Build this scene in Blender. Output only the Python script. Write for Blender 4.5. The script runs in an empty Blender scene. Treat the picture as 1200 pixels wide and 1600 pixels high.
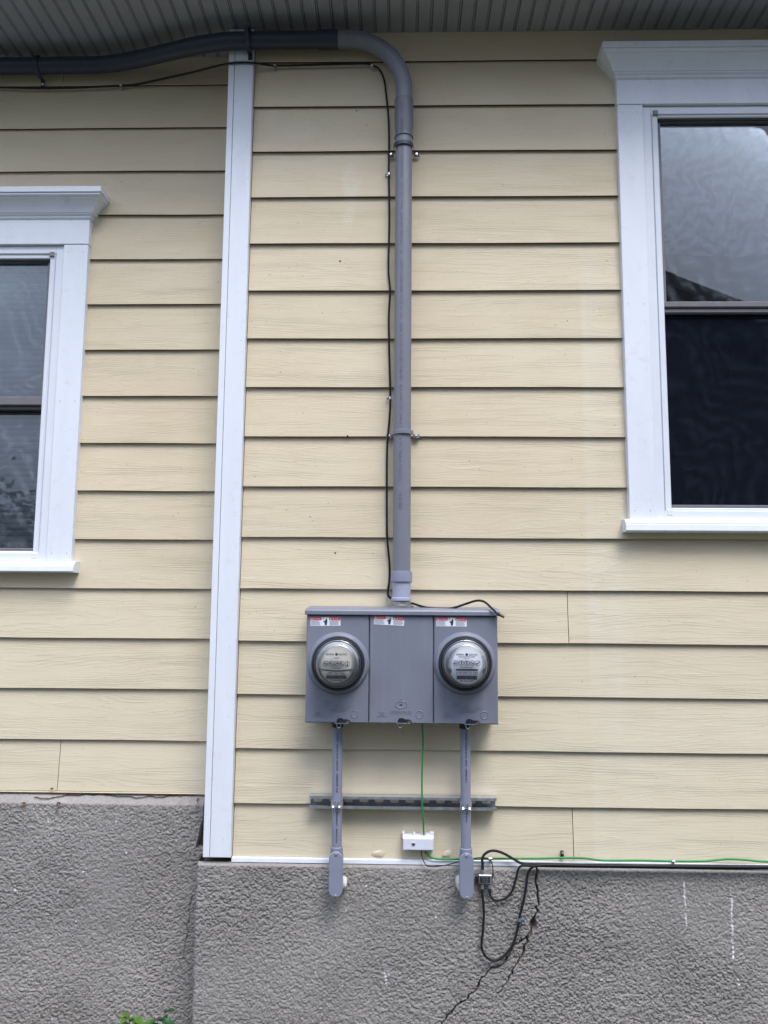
import bpy, bmesh, math, random
import numpy as np
from mathutils import Vector, Matrix

random.seed(7)
SC = bpy.context.scene
COL = SC.collection

# ------------------------------------------------------------------ camera
F_PX, PIT, YAW, ROL = 1222.9, 0.11765, -0.02341, 0.00705      # fitted from the clapboard courses
CAM = Vector((0.0, -2.695, 1.594))
_cy, _sy, _cp, _sp = math.cos(YAW), math.sin(YAW), math.cos(PIT), math.sin(PIT)
FWD = Vector((_sy * _cp, _cy * _cp, _sp))
_r0 = Vector((_cy, -_sy, 0)); _u0 = _r0.cross(FWD)
RGT = math.cos(ROL) * _r0 + math.sin(ROL) * _u0
UPV = -math.sin(ROL) * _r0 + math.cos(ROL) * _u0
cam_d = bpy.data.cameras.new('camera')
cam_d.sensor_fit = 'VERTICAL'; cam_d.sensor_height = 36.0
cam_d.lens = F_PX / 1600 * 36.0
cam_d.clip_start = 0.05; cam_d.clip_end = 3000
cam = bpy.data.objects.new('camera', cam_d); COL.objects.link(cam)
M3 = Matrix((RGT, UPV, -FWD)).transposed()
cam.matrix_world = Matrix.Translation(CAM) @ M3.to_4x4()
SC.camera = cam

# ------------------------------------------------------------------ world, sun, exposure
SUN_EL, SUN_AZ = math.radians(58), math.radians(24)            # high, behind the camera, veiled by cloud
wd = bpy.data.worlds.new('World'); SC.world = wd; wd.use_nodes = True
nt = wd.node_tree; nt.nodes.clear()
wo = nt.nodes.new('ShaderNodeOutputWorld'); bg = nt.nodes.new('ShaderNodeBackground')
sky = nt.nodes.new('ShaderNodeTexSky'); sky.sky_type = 'NISHITA'; sky.sun_disc = False
sky.sun_elevation = SUN_EL; sky.sun_rotation = math.radians(180) - SUN_AZ
sky.air_density = 1.0; sky.dust_density = 3.0; sky.ozone_density = 1.0
tc = nt.nodes.new('ShaderNodeTexCoord')
cmap = nt.nodes.new('ShaderNodeMapping'); cmap.inputs['Scale'].default_value = (1.0, 1.6, 2.4)
cn = nt.nodes.new('ShaderNodeTexNoise'); cn.inputs['Scale'].default_value = 5.5
cn.inputs['Detail'].default_value = 7; cn.inputs['Roughness'].default_value = 0.55; cn.inputs['Distortion'].default_value = 0.8
cr = nt.nodes.new('ShaderNodeValToRGB')
cr.color_ramp.elements[0].position = 0.36; cr.color_ramp.elements[0].color = (0.55, 0.55, 0.55, 1)
cr.color_ramp.elements[1].position = 0.66; cr.color_ramp.elements[1].color = (0.95, 0.95, 0.95, 1)
mixc = nt.nodes.new('ShaderNodeMixRGB'); mixc.inputs['Color2'].default_value = (7.9, 9.2, 11.9, 1)
L = nt.links.new
L(tc.outputs['Generated'], cmap.inputs['Vector']); L(cmap.outputs['Vector'], cn.inputs['Vector'])
L(cn.outputs['Fac'], cr.inputs['Fac']); L(cr.outputs['Color'], mixc.inputs['Fac'])
sepw = nt.nodes.new('ShaderNodeSeparateXYZ'); L(tc.outputs['Generated'], sepw.inputs[0])
grd = nt.nodes.new('ShaderNodeMapRange'); grd.inputs['From Min'].default_value = 0; grd.inputs['From Max'].default_value = 1
grd.inputs['To Min'].default_value = 0.20; grd.inputs['To Max'].default_value = 1.3; L(sepw.outputs['Z'], grd.inputs['Value'])
cmul = nt.nodes.new('ShaderNodeMixRGB'); cmul.blend_type = 'MULTIPLY'; cmul.inputs['Fac'].default_value = 1
L(sky.outputs['Color'], mixc.inputs['Color1']); L(mixc.outputs['Color'], cmul.inputs['Color1']); L(grd.outputs[0], cmul.inputs['Color2']); L(cmul.outputs['Color'], bg.inputs['Color'])
bg.inputs['Strength'].default_value = 0.115
L(bg.outputs['Background'], wo.inputs['Surface'])
sun_d = bpy.data.lights.new('sun', 'SUN'); sun_d.energy = 1.2; sun_d.angle = math.radians(26)
sun_d.color = (1.0, 0.975, 0.96)
sun = bpy.data.objects.new('sun', sun_d); COL.objects.link(sun)
sd = Vector((math.sin(SUN_AZ) * math.cos(SUN_EL), -math.cos(SUN_AZ) * math.cos(SUN_EL), math.sin(SUN_EL)))
sun.rotation_euler = sd.to_track_quat('Z', 'Y').to_euler(); sun.location = (0, -6, 9)
SC.view_settings.view_transform = 'Standard'; SC.view_settings.look = 'None'
SC.view_settings.gamma = 1.0; SC.view_settings.use_curve_mapping = False
SC.view_settings.exposure = 1.15
SC.render.engine = 'CYCLES'
SC.cycles.max_bounces = 8; SC.cycles.transparent_max_bounces = 16
SC.cycles.use_denoising = True

# ------------------------------------------------------------------ helpers
def W(x, y, Y):
    """photo pixel -> point on the vertical plane at depth Y (0 = clapboard face of the bay)"""
    d = FWD + RGT * ((x - 600) / F_PX) - UPV * ((y - 800) / F_PX)
    return CAM + d * ((Y - CAM.y) / d.y)
def WX(Y, *pts): return sum(W(x, y, Y).x for x, y in pts) / len(pts)
def WZ(Y, *pts): return sum(W(x, y, Y).z for x, y in pts) / len(pts)

class MB:
    def __init__(s): s.v = []; s.f = []; s.sm = []
    def add(s, vs, fs, smooth=False):
        o = len(s.v); s.v += [tuple(v) for v in vs]; s.f += [tuple(i + o for i in f) for f in fs]; s.sm += [smooth] * len(fs); return s
    def box(s, x0, x1, y0, y1, z0, z1):
        return s.add([(x0,y0,z0),(x1,y0,z0),(x1,y1,z0),(x0,y1,z0),(x0,y0,z1),(x1,y0,z1),(x1,y1,z1),(x0,y1,z1)],
                     [(0,3,2,1),(4,5,6,7),(0,1,5,4),(1,2,6,5),(2,3,7,6),(3,0,4,7)])
    def cbox(s, x0, x1, y0, y1, z0, z1, b=0.002):
        """box whose front (-y) edges are chamfered"""
        b = min(b, (x1-x0)/3, (z1-z0)/3, (y1-y0)/2)
        return s.add([(x0,y1,z0),(x1,y1,z0),(x1,y1,z1),(x0,y1,z1),
                      (x0,y0+b,z0),(x1,y0+b,z0),(x1,y0+b,z1),(x0,y0+b,z1),
                      (x0+b,y0,z0+b),(x1-b,y0,z0+b),(x1-b,y0,z1-b),(x0+b,y0,z1-b)],
                     [(3,2,1,0),(0,1,5,4),(1,2,6,5),(2,3,7,6),(3,0,4,7),(4,5,9,8),(5,6,10,9),(6,7,11,10),(7,4,8,11),(8,9,10,11)])
    def tube(s, path, r, n=10, cap=True):
        path = [Vector(p) for p in path]; m = len(path)
        rs = r if isinstance(r, (list, tuple)) else [r] * m
        tang = []
        for i in range(m):
            t = path[min(i+1, m-1)] - path[max(i-1, 0)]
            tang.append(t.normalized() if t.length > 1e-9 else (tang[-1] if tang else Vector((0,0,1))))
        up = Vector((0, 1, 0)) if abs(tang[0].y) < 0.9 else Vector((1, 0, 0))
        nrm = (up - tang[0] * up.dot(tang[0])).normalized()
        vs = []
        for i in range(m):
            nrm = (nrm - tang[i] * nrm.dot(tang[i])).normalized()
            b = tang[i].cross(nrm)
            for k in range(n):
                a = 2 * math.pi * k / n
                vs.append(path[i] + (nrm * math.cos(a) + b * math.sin(a)) * rs[i])
        fs = [(i*n+k, i*n+(k+1) % n, (i+1)*n+(k+1) % n, (i+1)*n+k) for i in range(m-1) for k in range(n)]
        s.add(vs, fs, True)
        if cap:
            s.add(vs[:n], [tuple(range(n-1, -1, -1))]); s.add(vs[-n:], [tuple(range(n))])
        return s
    def lathe(s, prof, c, axis='y', n=48, smooth=True, close=False):
        """prof: (radius, offset along axis); c: centre; y axis points to -Y (towards the viewer), z axis up"""
        vs = []
        for r, h in prof:
            for k in range(n):
                a = 2 * math.pi * k / n
                if axis == 'y': vs.append((c[0] + r*math.cos(a), c[1] - h, c[2] + r*math.sin(a)))
                elif axis == 'z': vs.append((c[0] + r*math.cos(a), c[1] + r*math.sin(a), c[2] + h))
                else: vs.append((c[0] + h, c[1] + r*math.cos(a), c[2] + r*math.sin(a)))
        m = len(prof)
        return s.add(vs, [(i*n+k, i*n+(k+1) % n, (i+1)*n+(k+1) % n, (i+1)*n+k) for i in range(m-1) for k in range(n)], smooth)
    def prism(s, poly, y0, y1):
        """poly in (x, z), counter-clockwise as seen from the front; y0 front"""
        n = len(poly)
        vs = [(x, y0, z) for x, z in poly] + [(x, y1, z) for x, z in poly]
        return s.add(vs, [tuple(range(n)), tuple(range(2*n-1, n-1, -1))] + [(i, i+n, (i+1) % n + n, (i+1) % n) for i in range(n)])
    def build(s, name, m, parent=None, autosmooth=35):
        v = np.array(s.v, float)
        c = (v.min(0) + v.max(0)) / 2
        me = bpy.data.meshes.new(name); me.from_pydata((v - c).tolist(), [], s.f)
        bm = bmesh.new(); bm.from_mesh(me); bmesh.ops.remove_doubles(bm, verts=bm.verts, dist=1e-6)
        bmesh.ops.recalc_face_normals(bm, faces=bm.faces)
        for f in bm.faces: f.smooth = any(s.sm)
        if any(s.sm):
            lim = math.radians(autosmooth)
            for e in bm.edges:
                if len(e.link_faces) == 2 and e.calc_face_angle(0) > lim: e.smooth = False
        bm.to_mesh(me); bm.free()
        me.materials.append(m if not isinstance(m, str) else MAT[m])
        return link(me, name, c, parent)

WLOC = {}
def link(me, name, c, parent=None):
    o = bpy.data.objects.new(name, me); COL.objects.link(o)
    o.location = c; WLOC[o.name] = Vector(c)
    if parent:
        o.parent = parent; o.matrix_parent_inverse = Matrix.Translation(-WLOC[parent.name])
    return o
def tag(o, label, cat, group=None):
    o['label'] = label; o['category'] = cat
    if group: o['group'] = group
    return o
def thing(name, label, cat, loc, group=None):
    o = link(None, name, Vector(loc)); o.empty_display_size = 0.05
    return tag(o, label, cat, group)
def part_empty(name, loc, parent): 
    o = link(None, name, Vector(loc), parent); o.empty_display_size = 0.05; return o
def curve(pts, per=8):
    """Catmull-Rom through the points"""
    p = [Vector(q) for q in pts]; p = [p[0]*2 - p[1]] + p + [p[-1]*2 - p[-2]]
    out = []
    for i in range(1, len(p)-2):
        for k in range(per):
            t = k / per
            out.append(0.5*((2*p[i]) + (p[i+1]-p[i-1])*t + (2*p[i-1]-5*p[i]+4*p[i+1]-p[i+2])*t*t + (3*p[i]-p[i-1]-3*p[i+1]+p[i+2])*t**3))
    out.append(p[-2]); return out
def PX(pts): return [W(*q) for q in pts]

_tx = {}
def text_mesh(s, bold=0.0):
    key = (s, bold)
    if key not in _tx:
        cu = bpy.data.curves.new('lettering', 'FONT'); cu.body = s; cu.resolution_u = 2; cu.offset = bold
        cu.align_x = 'CENTER'; cu.align_y = 'CENTER'
        ob = bpy.data.objects.new('lettering', cu); COL.objects.link(ob)
        dg = bpy.context.evaluated_depsgraph_get()
        me = bpy.data.meshes.new_from_object(ob.evaluated_get(dg))
        vs = [tuple(v.co) for v in me.vertices]; fs = [tuple(p.vertices) for p in me.polygons]
        bpy.data.objects.remove(ob); bpy.data.curves.remove(cu); bpy.data.meshes.remove(me)
        xs = [v[0] for v in vs]; ys = [v[1] for v in vs]
        _tx[key] = (vs, fs, min(xs), max(xs), min(ys), max(ys))
    return _tx[key]
def text_on(mb, s, c, height, width=None, bold=0.0, depth=0.0):
    """flat lettering facing -Y, centred on c; height = letter height"""
    vs, fs, x0, x1, y0, y1 = text_mesh(s, bold)
    k = height / (y1 - y0); kx = k if width is None else width / (x1 - x0)
    cx, cyy = (x0+x1)/2, (y0+y1)/2
    front = [(c[0] + (v[0]-cx)*kx, c[1], c[2] + (v[1]-cyy)*k) for v in vs]
    mb.add(front, fs)
    if depth:
        n = len(vs); cnt = {}
        for f in fs:
            for a, b in zip(f, f[1:] + f[:1]): cnt[tuple(sorted((a, b)))] = cnt.get(tuple(sorted((a, b))), 0) + 1
        ed = [e for e, q in cnt.items() if q == 1]
        mb.add(front + [(p[0], p[1] + depth, p[2]) for p in front], [(a, b, b+n, a+n) for a, b in ed])
    return mb

# ------------------------------------------------------------------ materials
MAT = {}
class NT:
    def __init__(s, name):
        s.m = bpy.data.materials.new(name); s.m.use_nodes = True; s.t = s.m.node_tree; s.t.nodes.clear()
        s.out = s.t.nodes.new('ShaderNodeOutputMaterial'); MAT[name] = s.m
    def n(s, typ, **kw):
        nd = s.t.nodes.new('ShaderNode' + typ)
        for k, v in kw.items():
            if k in ('operation', 'blend_type', 'data_type', 'interpolation_type', 'attribute_name', 'noise_dimensions', 'feature', 'distance', 'wave_type', 'bands_direction', 'vector_type', 'invert'): setattr(nd, k, v)
            else:
                key = k.replace('_', ' ')
                i = nd.inputs[int(k[1:])] if k[0] == 'i' and k[1:].isdigit() else nd.inputs[key]
                if isinstance(v, bpy.types.NodeSocket): s.t.links.new(v, i)
                else: i.default_value = v
        return nd
    def math(s, op, a, b=0.0, c=None):
        nd = s.t.nodes.new('ShaderNodeMath'); nd.operation = op
        for i, v in enumerate((a, b) if c is None else (a, b, c)):
            if isinstance(v, bpy.types.NodeSocket): s.t.links.new(v, nd.inputs[i])
            else: nd.inputs[i].default_value = v
        return nd.outputs[0]
    def ramp(s, fac, stops):
        nd = s.t.nodes.new('ShaderNodeValToRGB'); s.t.links.new(fac, nd.inputs[0])
        el = nd.color_ramp.elements
        while len(el) < len(stops): el.new(0.5)
        for e, (p, c) in zip(el, stops):
            e.position = p; e.color = (c, c, c, 1) if isinstance(c, (int, float)) else (*c, 1)
        return nd.outputs[0]
    def mix(s, fac, a, b, mode='MIX'):
        nd = s.t.nodes.new('ShaderNodeMixRGB'); nd.blend_type = mode
        for i, v in enumerate((fac, a, b)):
            if isinstance(v, bpy.types.NodeSocket): s.t.links.new(v, nd.inputs[i])
            else: nd.inputs[i].default_value = v if isinstance(v, (int, float)) else (*v, 1)
        return nd.outputs[0]
    def coords(s, scale=(1, 1, 1), rnd=False, kind='Position'):
        src = s.n('NewGeometry').outputs['Position'] if kind == 'Position' else s.n('TexCoord').outputs[kind]
        if rnd:
            oi = s.n('ObjectInfo').outputs['Random']
            r1 = s.math('MULTIPLY', oi, 91.7); r2 = s.math('MULTIPLY', oi, 37.3)
            cb = s.n('CombineXYZ', X=r1, Y=0.0, Z=r2).outputs[0]
            ad = s.t.nodes.new('ShaderNodeVectorMath'); s.t.links.new(src, ad.inputs[0]); s.t.links.new(cb, ad.inputs[1]); src = ad.outputs[0]
        mp = s.n('Mapping', Vector=src, Scale=scale)
        return mp.outputs[0]
    def noise(s, vec, scale, detail=3, rough=0.5, dist=0.0):
        return s.n('TexNoise', Vector=vec, Scale=scale, Detail=detail, Roughness=rough, Distortion=dist).outputs['Fac']
    def finish(s, color, rough=0.6, bump=None, bstr=0.3, bdist=0.001, metal=0.0, spec=0.4, **kw):
        p = s.n('BsdfPrincipled')
        def st(k, v):
            if isinstance(v, bpy.types.NodeSocket): s.t.links.new(v, p.inputs[k])
            else: p.inputs[k].default_value = (*v, 1) if isinstance(v, tuple) and len(v) == 3 else v
        st('Base Color', color); st('Roughness', rough); st('Metallic', metal); st('Specular IOR Level', spec)
        for k, v in kw.items(): st(k.replace('_', ' '), v)
        if bump is not None:
            b = s.n('Bump', Strength=bstr, Distance=bdist, Height=bump); s.t.links.new(b.outputs[0], p.inputs['Normal'])
        s.t.links.new(p.outputs[0], s.out.inputs['Surface']); return s.m

def simple(name, col, rough=0.5, metal=0.0, var=0.08, nscale=25.0, bump=0.15, bdist=0.0006, spec=0.4, bscale=180.0):
    """paint, plastic or metal with mottled colour, uneven gloss and a faint grain"""
    t = NT(name); v = t.coords((1, 1, 1), rnd=True)
    n1 = t.noise(v, nscale, 5, 0.6); n2 = t.noise(v, bscale, 2)
    dark = tuple(c * (1 - var) for c in col); lite = tuple(min(1, c * (1 + var)) for c in col)
    c = t.mix(t.ramp(n1, [(0.3, 0.0), (0.7, 1.0)]), dark, lite)
    r = t.math('MULTIPLY_ADD', n1, 0.2, rough - 0.1)
    return t.finish(c, r, n2, bump, bdist, metal, spec)

# clapboard: embossed cedar grain, faded vertical strip, blotches and grime
def clapboard():
    t = NT('clapboard')
    v = t.coords((1, 1, 1), rnd=True)
    warp = t.noise(t.coords((1.1, 1, 7), rnd=True), 1.0, 3, 0.5)
    sep = t.n('SeparateXYZ', Vector=v)
    # contour lines of a stretched field: long flowing grain that closes into cathedrals here and there
    fld = t.math('MULTIPLY_ADD', sep.outputs['Z'], 17.0, t.math('MULTIPLY', warp, 3.4))
    fine = t.noise(t.coords((4, 1, 60), rnd=True), 1.0, 3, 0.6)
    fld = t.math('MULTIPLY_ADD', fine, 0.35, fld)
    saw = t.math('FRACT', t.math('MULTIPLY', fld, 5.0))
    ridge = t.math('POWER', saw, 3.2)
    brk = t.ramp(t.noise(t.coords((2.2, 1, 22), rnd=True), 1.0, 3, 0.6), [(0.36, 0.08), (0.68, 1.0)])
    grain = t.math('MULTIPLY', ridge, brk)
    micro = t.noise(t.coords((9, 1, 420), rnd=True), 1.0, 2, 0.5)
    hgt = t.math('MULTIPLY_ADD', micro, 0.5, grain)
    # colour
    p = t.coords((1, 1, 1)); sp = t.n('SeparateXYZ', Vector=p)
    big = t.noise(p, 2.3, 4, 0.55); med = t.noise(t.coords((9, 9, 22)), 1.0, 5, 0.65)
    col = t.mix(t.ramp(big, [(0.32, 0.0), (0.7, 1.0)]), (0.665, 0.558, 0.386), (0.71, 0.608, 0.436))
    col = t.mix(t.math('MULTIPLY', t.ramp(med, [(0.52, 0.0), (0.75, 1.0)]), 0.30), col, (0.60, 0.49, 0.345))
    rn = t.n('ObjectInfo').outputs['Random']
    col = t.mix(0.5, col, t.mix(rn, (0.88, 0.87, 0.86), (1.0, 1.0, 1.0)), 'MULTIPLY')
    # strip beside the window that was once covered and stayed paler
    xa = WX(0, (915, 500), (915, 1000)); xb = WX(0, (960, 500), (975, 1000))
    s1 = t.n('MapRange', interpolation_type='SMOOTHSTEP', Value=sp.outputs['X'], From_Min=xa - 0.010, From_Max=xa + 0.010).outputs[0]
    s2 = t.n('MapRange', interpolation_type='SMOOTHSTEP', Value=sp.outputs['X'], From_Min=xb - 0.04, From_Max=xb + 0.16, To_Min=1.0, To_Max=0.12).outputs[0]
    s3 = t.n('MapRange', interpolation_type='SMOOTHSTEP', Value=sp.outputs['Z'], From_Min=WZ(0, (930, 430)), From_Max=WZ(0, (930, 350)), To_Min=1.0, To_Max=0.0).outputs[0]
    wob = t.ramp(t.noise(t.coords((9, 1, 2.2)), 1.0, 4), [(0.34, 0.15), (0.66, 1.0)])
    st = t.math('MULTIPLY', t.math('MULTIPLY', s1, s2), t.math('MULTIPLY', s3, wob))
    col = t.mix(t.math('MULTIPLY', st, 0.48), col, (0.72, 0.67, 0.56))
    # rubbed filler patches
    pat = t.ramp(t.noise(t.coords((5, 1, 3)), 1.0, 2), [(0.66, 0.0), (0.72, 1.0)])
    col = t.mix(t.math('MULTIPLY', pat, 0.30), col, (0.72, 0.62, 0.47))
    # chalky filler rubbed over old fixing holes
    for fx, fy, rx_, rz_, am in ((548, 285, 0.045, 0.085, 0.55), (470, 205, 0.09, 0.05, 0.22), (545, 335, 0.03, 0.05, 0.4), (540, 590, 0.05, 0.05, 0.2)):
        c = W(fx, fy, 0.0)
        dx_ = t.math('DIVIDE', t.math('SUBTRACT', sp.outputs['X'], c.x), rx_); dz_ = t.math('DIVIDE', t.math('SUBTRACT', sp.outputs['Z'], c.z), rz_)
        dd = t.math('ADD', t.math('MULTIPLY', dx_, dx_), t.math('MULTIPLY', dz_, dz_))
        dd = t.math('MULTIPLY_ADD', t.noise(t.coords((24, 1, 24)), 1.0, 4, 0.6), 1.6, t.math('SUBTRACT', dd, 0.8))
        col = t.mix(t.math('MULTIPLY', t.ramp(dd, [(0.25, 1.0), (0.95, 0.0)]), am), col, (0.74, 0.66, 0.52))
    # grime specks
    spk = t.ramp(t.noise(p, 95.0, 2, 0.5), [(0.735, 0.0), (0.76, 1.0)])
    col = t.mix(t.math('MULTIPLY', spk, 0.6), col, (0.16, 0.13, 0.09))
    # darker along the embossed grain
    col = t.mix(t.math('MULTIPLY', t.ramp(grain, [(0.55, 0.0), (0.9, 1.0)]), 0.05), col, (0.42, 0.34, 0.23))
    # paler and greyer towards the bottom
    low = t.n('MapRange', interpolation_type='SMOOTHSTEP', Value=sp.outputs['Z'], From_Min=0.8, From_Max=2.3, To_Min=1.0, To_Max=0.0).outputs[0]
    col = t.mix(t.math('MULTIPLY', low, t.math('MULTIPLY_ADD', big, 0.5, 0.15)), col, (0.69, 0.63, 0.50))
    t.finish(col, 0.62, hgt, 0.75, 0.0012, spec=0.3)
clapboard()

def stucco():
    t = NT('stucco'); p = t.coords()
    n1 = t.noise(p, 3.0, 5, 0.6); n2 = t.noise(p, 110.0, 4, 0.65); n3 = t.noise(p, 420.0, 2, 0.5)
    col = t.mix(t.ramp(n1, [(0.3, 0.0), (0.7, 1.0)]), (0.275, 0.256, 0.242), (0.375, 0.348, 0.325))
    col = t.mix(t.math('MULTIPLY', t.ramp(n2, [(0.35, 1.0), (0.55, 0.0)]), 0.45), col, (0.15, 0.143, 0.143))
    col = t.mix(t.math('MULTIPLY', t.ramp(n3, [(0.68, 0.0), (0.74, 1.0)]), 0.5), col, (0.5, 0.48, 0.47))
    stn = t.ramp(t.noise(t.coords((1.6, 1, 2.6)), 1.0, 5, 0.6), [(0.5, 0.0), (0.68, 1.0)])
    col = t.mix(t.math('MULTIPLY', stn, 0.5), col, (0.20, 0.183, 0.166))
    spz = t.n('SeparateXYZ', Vector=p)
    spl = t.n('MapRange', interpolation_type='SMOOTHSTEP', Value=t.math('MULTIPLY_ADD', n1, 0.22, spz.outputs['Z']), From_Min=0.22, From_Max=0.46, To_Min=1.0, To_Max=0.0).outputs[0]
    col = t.mix(t.math('MULTIPLY', spl, 0.35), col, (0.22, 0.20, 0.17))      # soil splashed up from the ground
    at = t.n('Attribute', attribute_name='marks')
    try: at.attribute_name = 'marks'
    except Exception: pass
    sc_ = t.n('SeparateColor', Color=at.outputs['Color'])
    col = t.mix(sc_.outputs[0], col, (0.85, 0.85, 0.85))            # chalk and paint
    col = t.mix(sc_.outputs[1], col, (0.10, 0.085, 0.075))          # soil in the crack
    col = t.mix(sc_.outputs[2], col, (0.36, 0.33, 0.30))            # smoother, paler parging
    h = t.math('MULTIPLY_ADD', n3, 0.4, n2)
    t.finish(col, 0.92, h, 1.0, 0.0034, spec=0.15)
stucco()

def trimmat():
    t = NT('white_trim'); p = t.coords(); v = t.coords((1, 1, 1), rnd=True)
    n1 = t.noise(t.coords((14, 14, 3), rnd=True), 1.0, 5, 0.6); n2 = t.noise(p, 26.0, 5, 0.65); n3 = t.noise(p, 140.0, 2)
    c = t.mix(t.ramp(n1, [(0.3, 0.0), (0.7, 1.0)]), (0.72, 0.745, 0.80), (0.775, 0.80, 0.85))
    c = t.mix(t.math('MULTIPLY', t.ramp(n2, [(0.58, 0.0), (0.80, 1.0)]), 0.35), c, (0.50, 0.48, 0.44))
    c = t.mix(t.math('MULTIPLY', t.ramp(n3, [(0.74, 0.0), (0.78, 1.0)]), 0.3), c, (0.35, 0.32, 0.28))
    t.finish(c, 0.45, n3, 0.06, 0.0006)
trimmat()
simple('vinyl', (0.72, 0.74, 0.79), 0.32, var=0.03, nscale=9, bump=0.03)
simple('sash_grey', (0.165, 0.155, 0.168), 0.45, var=0.07)
simple('dark_gasket', (0.03, 0.028, 0.03), 0.6)
simple('bracket_grey', (0.22, 0.215, 0.19), 0.5)
simple('soffit_vinyl', (0.32, 0.325, 0.355), 0.5, var=0.05, nscale=6)
simple('pvc_dark', (0.028, 0.036, 0.062), 0.42, var=0.08, nscale=14, bump=0.05, spec=0.5)
simple('pvc_light', (0.34, 0.37, 0.47), 0.32, var=0.05, nscale=14, bump=0.03, spec=0.5)
def worn(name, col, rough, streak=0.25):
    t = NT(name); p = t.coords(); v = t.coords((1, 1, 1), rnd=True)
    n1 = t.noise(v, 7.0, 5, 0.6); st_ = t.noise(t.coords((42, 42, 2.2), rnd=True), 1.0, 4, 0.6); n2 = t.noise(v, 260.0, 2); sc_ = t.noise(t.coords((30, 30, 120), rnd=True), 1.0, 3, 0.6)
    c = t.mix(t.ramp(n1, [(0.3, 0.0), (0.7, 1.0)]), tuple(x * 0.95 for x in col), tuple(x * 1.05 for x in col))
    c = t.mix(t.math('MULTIPLY', t.ramp(st_, [(0.55, 0.0), (0.75, 1.0)]), streak), c, tuple(min(1, x * 1.28 + 0.02) for x in col))
    c = t.mix(t.math('MULTIPLY', t.ramp(sc_, [(0.72, 0.0), (0.78, 1.0)]), 0.3), c, tuple(x * 0.65 for x in col))
    t.finish(c, t.math('MULTIPLY_ADD', n1, 0.25, rough - 0.1), n2, 0.10, 0.0006, 0.0, 0.45)
worn('box_paint', (0.190, 0.202, 0.248), 0.36)
worn('pvc', (0.188, 0.192, 0.225), 0.38, 0.35)
worn('pvc_bell', (0.14, 0.144, 0.17), 0.38, 0.2)
worn('pvc_blue', (0.235, 0.252, 0.325), 0.38, 0.25)
simple('galvanised', (0.55, 0.57, 0.60), 0.34, 0.8, var=0.18, nscale=60)
simple('galvanised_dull', (0.40, 0.41, 0.43), 0.42, 0.75, var=0.25, nscale=40)
simple('bright_metal', (0.78, 0.79, 0.80), 0.2, 1.0, var=0.05)
simple('aluminium', (0.45, 0.44, 0.43), 0.4, 1.0, var=0.12)
simple('black_rubber', (0.013, 0.013, 0.015), 0.55, var=0.2, spec=0.3)
simple('black_metal', (0.022, 0.024, 0.032), 0.35, var=0.2)
simple('green_wire', (0.045, 0.27, 0.075), 0.38, var=0.12)
simple('white_plastic', (0.70, 0.72, 0.80), 0.4, var=0.03)
simple('blue_plastic', (0.05, 0.085, 0.16), 0.4)
simple('caulk', (0.68, 0.59, 0.43), 0.55, var=0.1)
simple('foam', (0.72, 0.70, 0.68), 0.8, var=0.12, nscale=120)
simple('ink', (0.035, 0.035, 0.05), 0.6, var=0.0)
simple('pipe_print', (0.105, 0.108, 0.14), 0.55, var=0.25, nscale=90)
simple('meter_plate_warm', (0.60, 0.56, 0.50), 0.4, 0.0, var=0.05)
simple('meter_plate_cool', (0.78, 0.79, 0.83), 0.4, 0.0, var=0.04)
simple('plate_print', (0.06, 0.06, 0.065), 0.6, var=0.0)
simple('plate_grey', (0.19, 0.19, 0.20), 0.6, var=0.2, nscale=400)
simple('label_white', (0.76, 0.78, 0.84), 0.4, var=0.03)
simple('label_red', (0.62, 0.012, 0.025), 0.4, var=0.05)
simple('label_text', (0.30, 0.32, 0.40), 0.5, var=0.0)
simple('room', (0.05, 0.05, 0.055), 0.9)
simple('roofing', (0.06, 0.058, 0.06), 0.9, var=0.3)
simple('blind', (0.42, 0.45, 0.50), 0.5, var=0.05)
simple('dry_leaf', (0.12, 0.075, 0.045), 0.8, var=0.4, nscale=90)
simple('sheathing', (0.12, 0.09, 0.06), 0.9)
simple('nail', (0.25, 0.25, 0.26), 0.5, 0.6)
simple('lap_shade', (0.055, 0.042, 0.034), 0.9, var=0.3)
simple('hole', (0.02, 0.016, 0.013), 0.9)

def leafmat(name, a, b):
    t = NT(name); v = t.coords((1, 1, 1), rnd=True)
    c = t.mix(t.ramp(t.noise(v, 40, 4), [(0.3, 0.0), (0.7, 1.0)]), a, b)
    t.finish(c, 0.45, t.noise(v, 300, 2), 0.2, 0.0006, spec=0.4)
leafmat('leaf_light', (0.06, 0.13, 0.02), (0.10, 0.18, 0.03))
leafmat('leaf_dark', (0.02, 0.07, 0.025), (0.04, 0.10, 0.03))

def groundmat():
    t = NT('soil'); p = t.coords()
    n1 = t.noise(p, 0.7, 6, 0.6); n2 = t.noise(p, 30, 5, 0.7)
    c = t.mix(t.ramp(n1, [(0.35, 0.0), (0.6, 1.0)]), (0.10, 0.09, 0.075), (0.05, 0.07, 0.035))
    c = t.mix(t.math('MULTIPLY', n2, 0.6), c, (0.11, 0.10, 0.09))
    t.finish(c, 0.95, n2, 0.8, 0.02, spec=0.1)
groundmat()

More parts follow.
